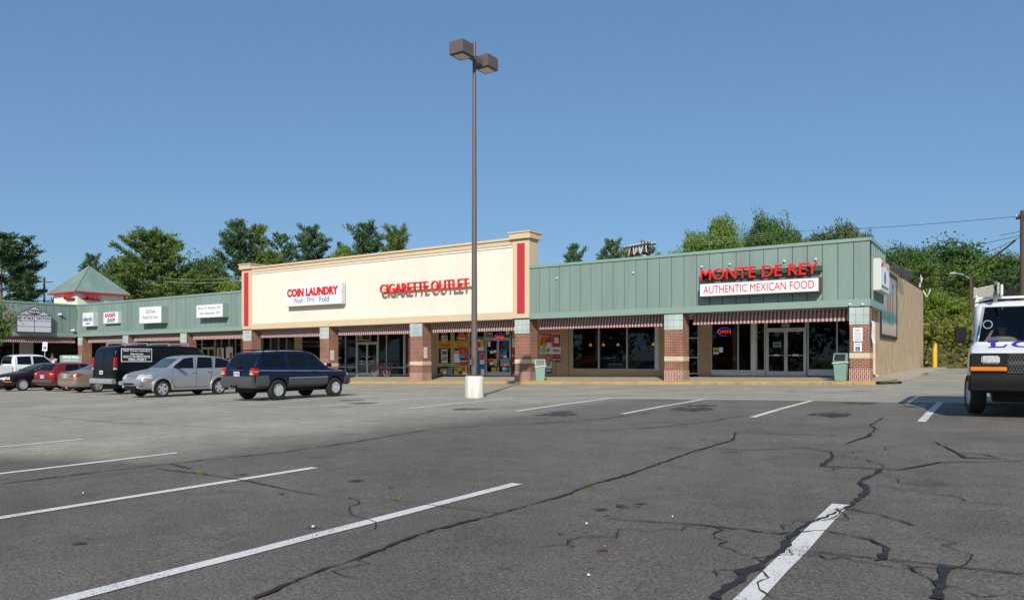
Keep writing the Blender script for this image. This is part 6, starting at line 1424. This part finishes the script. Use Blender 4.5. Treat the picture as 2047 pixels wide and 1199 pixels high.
# ---- sedans
def sedan(label,P,x,y,rz,deck=.98,roof=1.42,tail=None,wheelm=ALLOY,spokes=7,front=None,grp=CARS,name='parked_sedan',lamp='wedge',glass=CGL2):
    r=thing(name,label,'car',(x,y,gz(x,y)),rz,grp)
    st=[(-2.48,.40,.66,.72,.72,.60),(-2.45,.32,.82,.90,.82,.66),(-2.32,.26,.90,.97,.88,.68),(-1.9,.24,.93,deck+.03,.91,.66),(-1.72,.24,.94,deck+.06,.915,.64),(-1.5,.24,.95,deck+.14,.92,.62),(-1.1,.23,.95,roof-.13,.92,.58),(-.75,.22,.95,roof-.03,.92,.57),(-.2,.22,.95,roof,.92,.57),(.3,.22,.95,roof-.05,.92,.57),(.65,.22,.94,roof-.2,.92,.60),(1.1,.22,.93,1.01,.915,.66),(1.25,.22,.92,.965,.91,.68),(1.9,.24,.80,.86,.88,.66),(2.25,.28,.66,.74,.82,.58),(2.42,.34,.54,.60,.70,.5),(2.46,.40,.48,.54,.6,.45)]
    body,bv=carbody(st,P,[(-1.38,.31,.37,.9),(1.42,.31,.37,.9)]); body.parent=r
    for s in (-1,1):
        panel(bv,V((-1.38,1.03),(-.95,1.24),(-.55,1.34),(-.42,1.34),(-.36,1.02)),'y',s,glass,'window',r)
        panel(bv,V((-.26,1.02),(-.30,1.34),(.22,1.30),(.62,1.14),(.86,1.02)),'y',s,glass,'window',r)
        for ln in (((-.31,.35),(-.34,1.35)),((.85,.35),(.9,1.0)),((-1.1,.6),(-1.2,1.0))): panel(bv,line(*ln),'y',s,SEAM,'door_gap',r,off=.004)
        mirror(r,.72,.93,1.05,P,s,.16,.1); handle(r,-.1,.92,.86,P,s); handle(r,-.95,.92,.87,P,s)
        if lamp=='wedge':
            panel(bv,V((s*.46,.72),(s*.62,.90),(s*.80,.90),(s*.84,.84),(s*.6,.70)),'x',-1,TLR,'tail_lamp',r,off=.01)
            panel(bv,V((-2.40,.74),(-2.30,.90),(-2.02,.86),(-2.25,.76)),'y',s,TLR,'tail_lamp',r,off=.008)
        else:
            panel(bv,V((s*.4,.70),(s*.4,.84),(s*.84,.84),(s*.84,.70)),'x',-1,TLR,'tail_lamp',r,off=.01)
        panel(bv,V((s*.34,.56),(s*.34,.67),(s*.72,.72),(s*.80,.60)),'x',1,TLW,'headlight',r,off=.008)
        panel(bv,V((2.05,.58),(2.05,.72),(2.25,.69),(2.34,.60)),'y',s,TLW,'headlight',r,off=.008)
        panel(bv,V((1.98,.46),(1.98,.50),(2.3,.50),(2.3,.46)),'y',s,TLA,'side_marker',r,off=.008)
    panel(bv,V((-.60,1.06),(.60,1.06),(.52,roof-.08),(-.52,roof-.08)),'x',-1,glass,'rear_window',r)
    panel(bv,V((-.62,1.04),(.62,1.04),(.52,roof-.09),(-.52,roof-.09)),'x',1,CGL2,'windscreen',r)
    panel(bv,line((-.85,.60),(.85,.60),.014),'x',-1,SEAM,'bumper_gap',r,off=.004)
    panel(bv,line((-.42,.92),(.42,.92),.02),'x',-1,BPL,'boot_trim',r,off=.012); plate_(r,-2.475,.78,-1,.0)
    b=MB(); b.box(-2.1,2.2,-.55,.55,.16,.27); b.build('underbody',BPL,r)
    wheels(r,(-1.38,1.42),.925,.32,spokes=spokes,width=.205,rimr=.64,fat=.5,m=wheelm); return r
sedan('tan metallic sedan with wedge red tail lamps, rear to the camera beside the black van',paint('sedan_tan',(.36,.30,.22),.5,.35),-37.75,20.7,R(90),wheelm=CHROME,spokes=5).scale=(1,1,1.05)
sedan('dark maroon sedan facing the camera in front of the white pickup',paint('sedan_maroon',(.022,.006,.014),.2,.25),-46.0,21.0,R(-90),wheelm=ALLOY,spokes=14,lamp='bar').scale=(1,1,1.1)
xx,yy=ground(-45,806); sedan('black car mostly outside the left edge, only a bumper corner in view',paint('sedan_black',(.012,.012,.014),.1,.3),-28.3,7.9,R(90),lamp='bar')
# ---- red hatchback
def hatch(x,y,rz):
    r=thing('parked_hatchback','boxy dark red hatchback with grey bumper, rear to the camera, between two sedans','car',(x,y,gz(x,y)),rz,CARS)
    P=paint('hatch_red',(.20,.012,.018),.1,.35)
    st=[(-2.0,.45,.70,.76,.74,.66),(-1.98,.36,.86,.93,.81,.70),(-1.92,.30,.92,1.02,.825,.66),(-1.8,.28,.93,1.18,.83,.61),(-1.62,.27,.93,1.34,.83,.59),(-1.4,.27,.93,1.39,.83,.585),(-.5,.27,.92,1.41,.835,.59),(.1,.27,.92,1.38,.835,.585),(.4,.27,.92,1.24,.83,.6),(.75,.27,.91,1.0,.825,.64),(.88,.27,.9,.95,.82,.66),(1.6,.29,.82,.87,.79,.64),(1.82,.34,.74,.80,.75,.62),(1.88,.40,.62,.7,.7,.6)]
    body,bv=carbody(st,P,[(-1.22,.29,.35,.82),(1.22,.29,.35,.82)]); body.parent=r
    for s in (-1,1):
        panel(bv,V((-1.30,.99),(-1.18,1.30),(-.52,1.32),(-.48,.98)),'y',s,CGL,'window',r); panel(bv,V((-.38,.98),(-.40,1.32),(.08,1.30),(.5,1.0)),'y',s,CGL,'window',r)
        for ln in (((-.43,.35),(-.46,1.34)),((.55,.35),(.58,.98))): panel(bv,line(*ln),'y',s,SEAM,'door_gap',r,off=.004)
        tl=panel(bv,V((s*.5,.72),(s*.5,.90),(s*.80,.90),(s*.80,.72)),'x',-1,TLR,'tail_lamp',r,off=.012); panel(bv,V((s*.5,.82),(s*.5,.90),(s*.80,.90),(s*.80,.82)),'x',-1,TLA,'indicator',tl,off=.018)
        mirror(r,.5,.84,1.02,BPL,s,.14,.1)
        panel(bv,V((s*.3,.6),(s*.3,.74),(s*.6,.74),(s*.6,.6)),'x',1,TLW,'headlight',r,off=.01)
    panel(bv,V((-.56,1.02),(.56,1.02),(.50,1.32),(-.50,1.32)),'x',-1,CGL,'rear_window',r); panel(bv,V((-.58,1.0),(.58,1.0),(.5,1.31),(-.5,1.31)),'x',1,CGL,'windscreen',r)
    b=MB(); b.box(-2.1,-1.85,-.80,.80,.42,.58); b.build('rear_bumper',PLAS,r,bevel=.03); b=MB(); b.box(1.75,1.98,-.78,.78,.42,.56); b.build('front_bumper',PLAS,r,bevel=.03)
    plate_(r,-2.02,.72,-1,.05)
    b=MB(); b.box(-1.7,1.6,-.5,.5,.18,.3); b.build('underbody',BPL,r)
    wheels(r,(-1.22,1.22),.83,.29,spokes=9,width=.175,rimr=.6,fat=.7,m=ALLOY); return r
hatch(-42.35,21.2,R(98)).scale=(1.0,1.0,1.08)
# ---- white crew cab pickup
def pickup(x,y,rz):
    r=thing('parked_pickup','white crew-cab pickup standing behind the maroon sedan at the left edge','pickup',(x,y,gz(x,y)),rz,CARS)
    P=paint('pickup_white',(.76,.77,.78),0,.3)
    st=[(-1.02,0.6,1.25,1.3,0.92,0.74),(-1.0,0.58,1.26,1.6,0.97,0.75),(-0.93,0.57,1.26,1.8,0.98,0.73),(-0.7,0.56,1.26,1.87,0.985,0.73),(0.2,0.56,1.26,1.9,0.985,0.73),(0.85,0.56,1.25,1.86,0.985,0.72),(1.08,0.56,1.25,1.72,0.985,0.72),(1.4,0.56,1.24,1.45,0.98,0.7),(1.62,0.56,1.22,1.28,0.97,0.76),(1.75,0.56,1.2,1.24,0.965,0.78),(2.5,0.58,1.1,1.15,0.95,0.78),(2.78,0.6,1.0,1.07,0.93,0.76),(2.85,0.64,0.85,0.92,0.9,0.74)]
    body,bv=carbody(st,P,[(1.95,.39,.46,.96)]); body.parent=r
    for s in (-1,1):
        panel(bv,V((-.78,1.33),(-.75,1.76),(.02,1.78),(.02,1.32)),'y',s,CGL,'window',r); panel(bv,V((.14,1.32),(.14,1.78),(.82,1.76),(1.28,1.40),(1.32,1.31)),'y',s,CGL,'window',r)
        for ln in (((.08,.6),(.08,1.82)),((-.88,.6),(-.86,1.8)),((1.42,.6),(1.4,1.28))): panel(bv,line(*ln),'y',s,SEAM,'door_gap',r,off=.004)
        mirror(r,1.2,1.0,1.42,P,s,.22,.22); handle(r,.25,.985,1.15,P,s)
        panel(bv,V((s*.5,.82),(s*.5,1.0),(s*.86,1.0),(s*.86,.82)),'x',1,TLW,'headlight',r,off=.01)
    panel(bv,V((-.7,1.33),(.7,1.33),(.6,1.78),(-.6,1.78)),'x',1,CGL2,'windscreen',r); panel(bv,V((-.66,1.36),(.66,1.36),(.58,1.76),(-.58,1.76)),'x',-1,CGL,'rear_window',r)
    b=MB(); b.box(-3.1,-1.06,-.97,-.90,.6,1.27); b.box(-3.1,-1.06,.90,.97,.6,1.27); b.box(-3.16,-3.1,-.96,.96,.62,1.27); b.box(-3.1,-1.06,-.9,.9,.72,.8); b.build('cargo_bed',P,r,bevel=.03)
    b=MB(); b.box(-3.28,-3.16,-.95,.95,.5,.68); b.build('rear_bumper',CHROME,r,bevel=.02); b=MB(); b.box(2.75,2.95,-.95,.95,.5,.72); b.build('front_bumper',CHROME,r,bevel=.03)
    b=MB(); b.box(-3,2.6,-.5,.5,.42,.6); b.build('underbody',BPL,r)
    wheels(r,(-1.75,1.95),.97,.39,spokes=6,width=.24,rimr=.56,m=ALLOY); return r
pickup(-51.9,22.6,R(90)).scale=(1,1,1.14)
# ================================================================ PEOPLE
SKIN=mat('skin_brown',(.30,.16,.10),.55,var=.06); SKIN2=mat('skin_light',(.48,.29,.21),.55,var=.06); SHIRT=mat('white_shirt',(.72,.72,.72),.8,var=.06); SHIRTB=mat('blue_grey_shirt',(.22,.27,.33),.8,var=.1); JEAN=mat('dark_trousers',(.03,.035,.06),.85,var=.15); HAIR=mat('dark_hair',(.015,.012,.01),.7)
def skin(name,verts,edges,rad,m,parent,lv=2):
    me=bpy.data.meshes.new(name); me.from_pydata(verts,edges,[]); o=bpy.data.objects.new(name,me); COL.objects.link(o)
    md=o.modifiers.new('k','SKIN'); sv=me.skin_vertices[0].data
    for i,q in enumerate(rad): sv[i].radius=(q,q) if not isinstance(q,tuple) else q
    sv[0].use_root=True
    md.use_smooth_shade=True; ms=o.modifiers.new('s','SUBSURF'); ms.levels=ms.render_levels=lv
    bpy.context.view_layer.update(); n=bpy.data.meshes.new_from_object(o.evaluated_get(bpy.context.evaluated_depsgraph_get())); n.name=name; n.materials.clear(); n.materials.append(m)
    for p in n.polygons: p.use_smooth=True; p.material_index=0
    o.modifiers.clear(); o.data=n; bpy.data.meshes.remove(me); o.parent=parent; return o
def person(loc,rz,label,sk,shirt,arms,sit=False,glasses=False,short=True,scale=1):
    r=thing('person',label,'person',loc,rz); r.scale=(scale,)*3
    if sit: legs=[((.0,.10,.92),.10),((.42,.14,.98),.085),((.5,.14,.55),.055),((.62,.14,.5),.04)]
    else: legs=[((0,.10,.90),.095),((.02,.11,.50),.065),((-.02,.12,.10),.042),((.13,.13,.04),.035)]
    V_=[(0,0,.98),(0,0,1.12),(0,0,1.28),(0,0,1.44),(0.01,0,1.52),(.02,0,1.60),(.03,0,1.68),(.02,0,1.74)]
    Rr=[(.13,.16),(.115,.14),(.12,.165),(.085,.13),.052,.072,.082,.06]; E=[(i,i+1) for i in range(7)]
    for s in (-1,1):
        p=0
        for (x,y,z),q in legs: V_.append((x,s*y,z)); Rr.append(q); E.append((p,len(V_)-1)); p=len(V_)-1
        p=3
        for (x,y,z),q in arms[0 if s<0 else 1]:
            V_.append((x,s*y,z)); Rr.append(q); E.append((p,len(V_)-1)); p=len(V_)-1
        # palm and fingers
        w_=Vector(V_[p]); pr=Vector(V_[E[-1][0]]); d=(w_-pr).normalized(); sd=d.cross(Vector((0,1,.2))).normalized()
        palm=w_+d*.08; V_.append(tuple(palm)); Rr.append(.026); E.append((p,len(V_)-1)); pp_=len(V_)-1
        for k,fl in enumerate((.07,.08,.075,.06)):
            f=palm+sd*(.03-.02*k)+d*.02; g_=f+d*fl*.6; h=g_+d*fl*.35+Vector((0,-s*.02,0))
            q0=pp_
            for v in (g_,h): V_.append(tuple(v)); Rr.append(.009); E.append((q0,len(V_)-1)); q0=len(V_)-1
        th=w_+d*.04+sd*.05; V_.append(tuple(th)); Rr.append(.011); E.append((p,len(V_)-1))
    body=skin('body',V_,E,Rr,sk,r)
    # clothing: shells round torso, sleeves and legs
    C=[(0,0,.93),(0,0,1.12),(0,0,1.28),(0,0,1.44),(.0,0,1.475)]; CR_=[(.15,.19),(.135,.165),(.14,.19),(.11,.16),(.07,.08)]; CE=[(i,i+1) for i in range(4)]
    for s in (-1,1):
        a=arms[0 if s<0 else 1]; C.append((a[0][0][0],s*a[0][0][1],a[0][0][2])); CR_.append(.078); CE.append((3,len(C)-1))
        m_=Vector(a[0][0]).lerp(Vector(a[1][0]),.6); C.append((m_.x,s*m_.y,m_.z)); CR_.append(.066); CE.append((len(C)-2,len(C)-1))
    skin('shirt',C,CE,CR_,shirt,r)
    C=[(0,0,.97),(0,0,.92)]; CR_=[(.14,.17),(.14,.17)]; CE=[(0,1)]
    for s in (-1,1):
        p=1
        for (x,y,z),q in legs[:3]: C.append((x,s*y,z)); CR_.append(q+.022); CE.append((p,len(C)-1)); p=len(C)-1
    skin('trousers',C,CE,CR_,JEAN,r)
    b=MB(); b.lathe([(0,.10),(.05,.09),(.085,.04),(.092,-.02),(.08,-.05)],16,'z',(.015,0,1.715)); b.build('hair',HAIR,r,smooth=True)
    b=MB(); b.prism([(.10,1.63),(.135,1.635),(.105,1.68)],1,-.014,.014); b.box(.09,.103,-.03,.03,1.595,1.605); b.build('nose',sk,r,bevel=.004)
    for s in (-1,1): b=MB(); b.lathe([(0,-.01),(.022,-.008),(.026,.004),(0,.008)],10,'y',(.02,s*.088,1.66)); b.build('ear',sk,r,smooth=True)
    if glasses:
        b=MB(); 
        for s in (-1,1): b.box(.10,.118,s*.012,s*.062,1.665,1.70)
        b.box(.105,.115,-.012,.012,1.685,1.70); b.box(.02,.11,-.09,-.082,1.685,1.695); b.box(.02,.11,.082,.09,1.685,1.695); b.build('sunglasses',BLACK,r,bevel=.004)
    else:
        for s in (-1,1): b=MB(); b.lathe([(0,-.012),(.011,-.006),(.014,.004)],10,'x',(.105,s*.032,1.68)); b.build('eye',BLACK,r,smooth=True)
    return r
D_=53.; gx,gy=at(104,D_)
person((gx,gy,gz(gx,28)+.35),YAW+R(-40),'person in a white sleeveless shirt standing behind the red hatchback',SKIN,SHIRT,([((0,.20,1.42),.055),((-.12,.30,1.18),.042),((.05,.22,1.0),.032)],[((0,.20,1.42),.055),((-.06,.28,1.16),.042),((.12,.26,1.0),.032)]),scale=1.08)
p0=MW@Vector((.62,-.42,0)); 
person((p0.x,p0.y,p0.z-.0),wvn.rotation_euler[2],'person with sunglasses and raised hand sitting in the white van passenger side',SKIN2,SHIRTB,([((0,.20,1.42),.055),((.22,.34,1.25),.045),((.20,.22,1.5),.034)],[((0,.20,1.42),.055),((.15,.28,1.18),.045),((.4,.2,1.1),.034)]),sit=True,glasses=True,scale=.98)
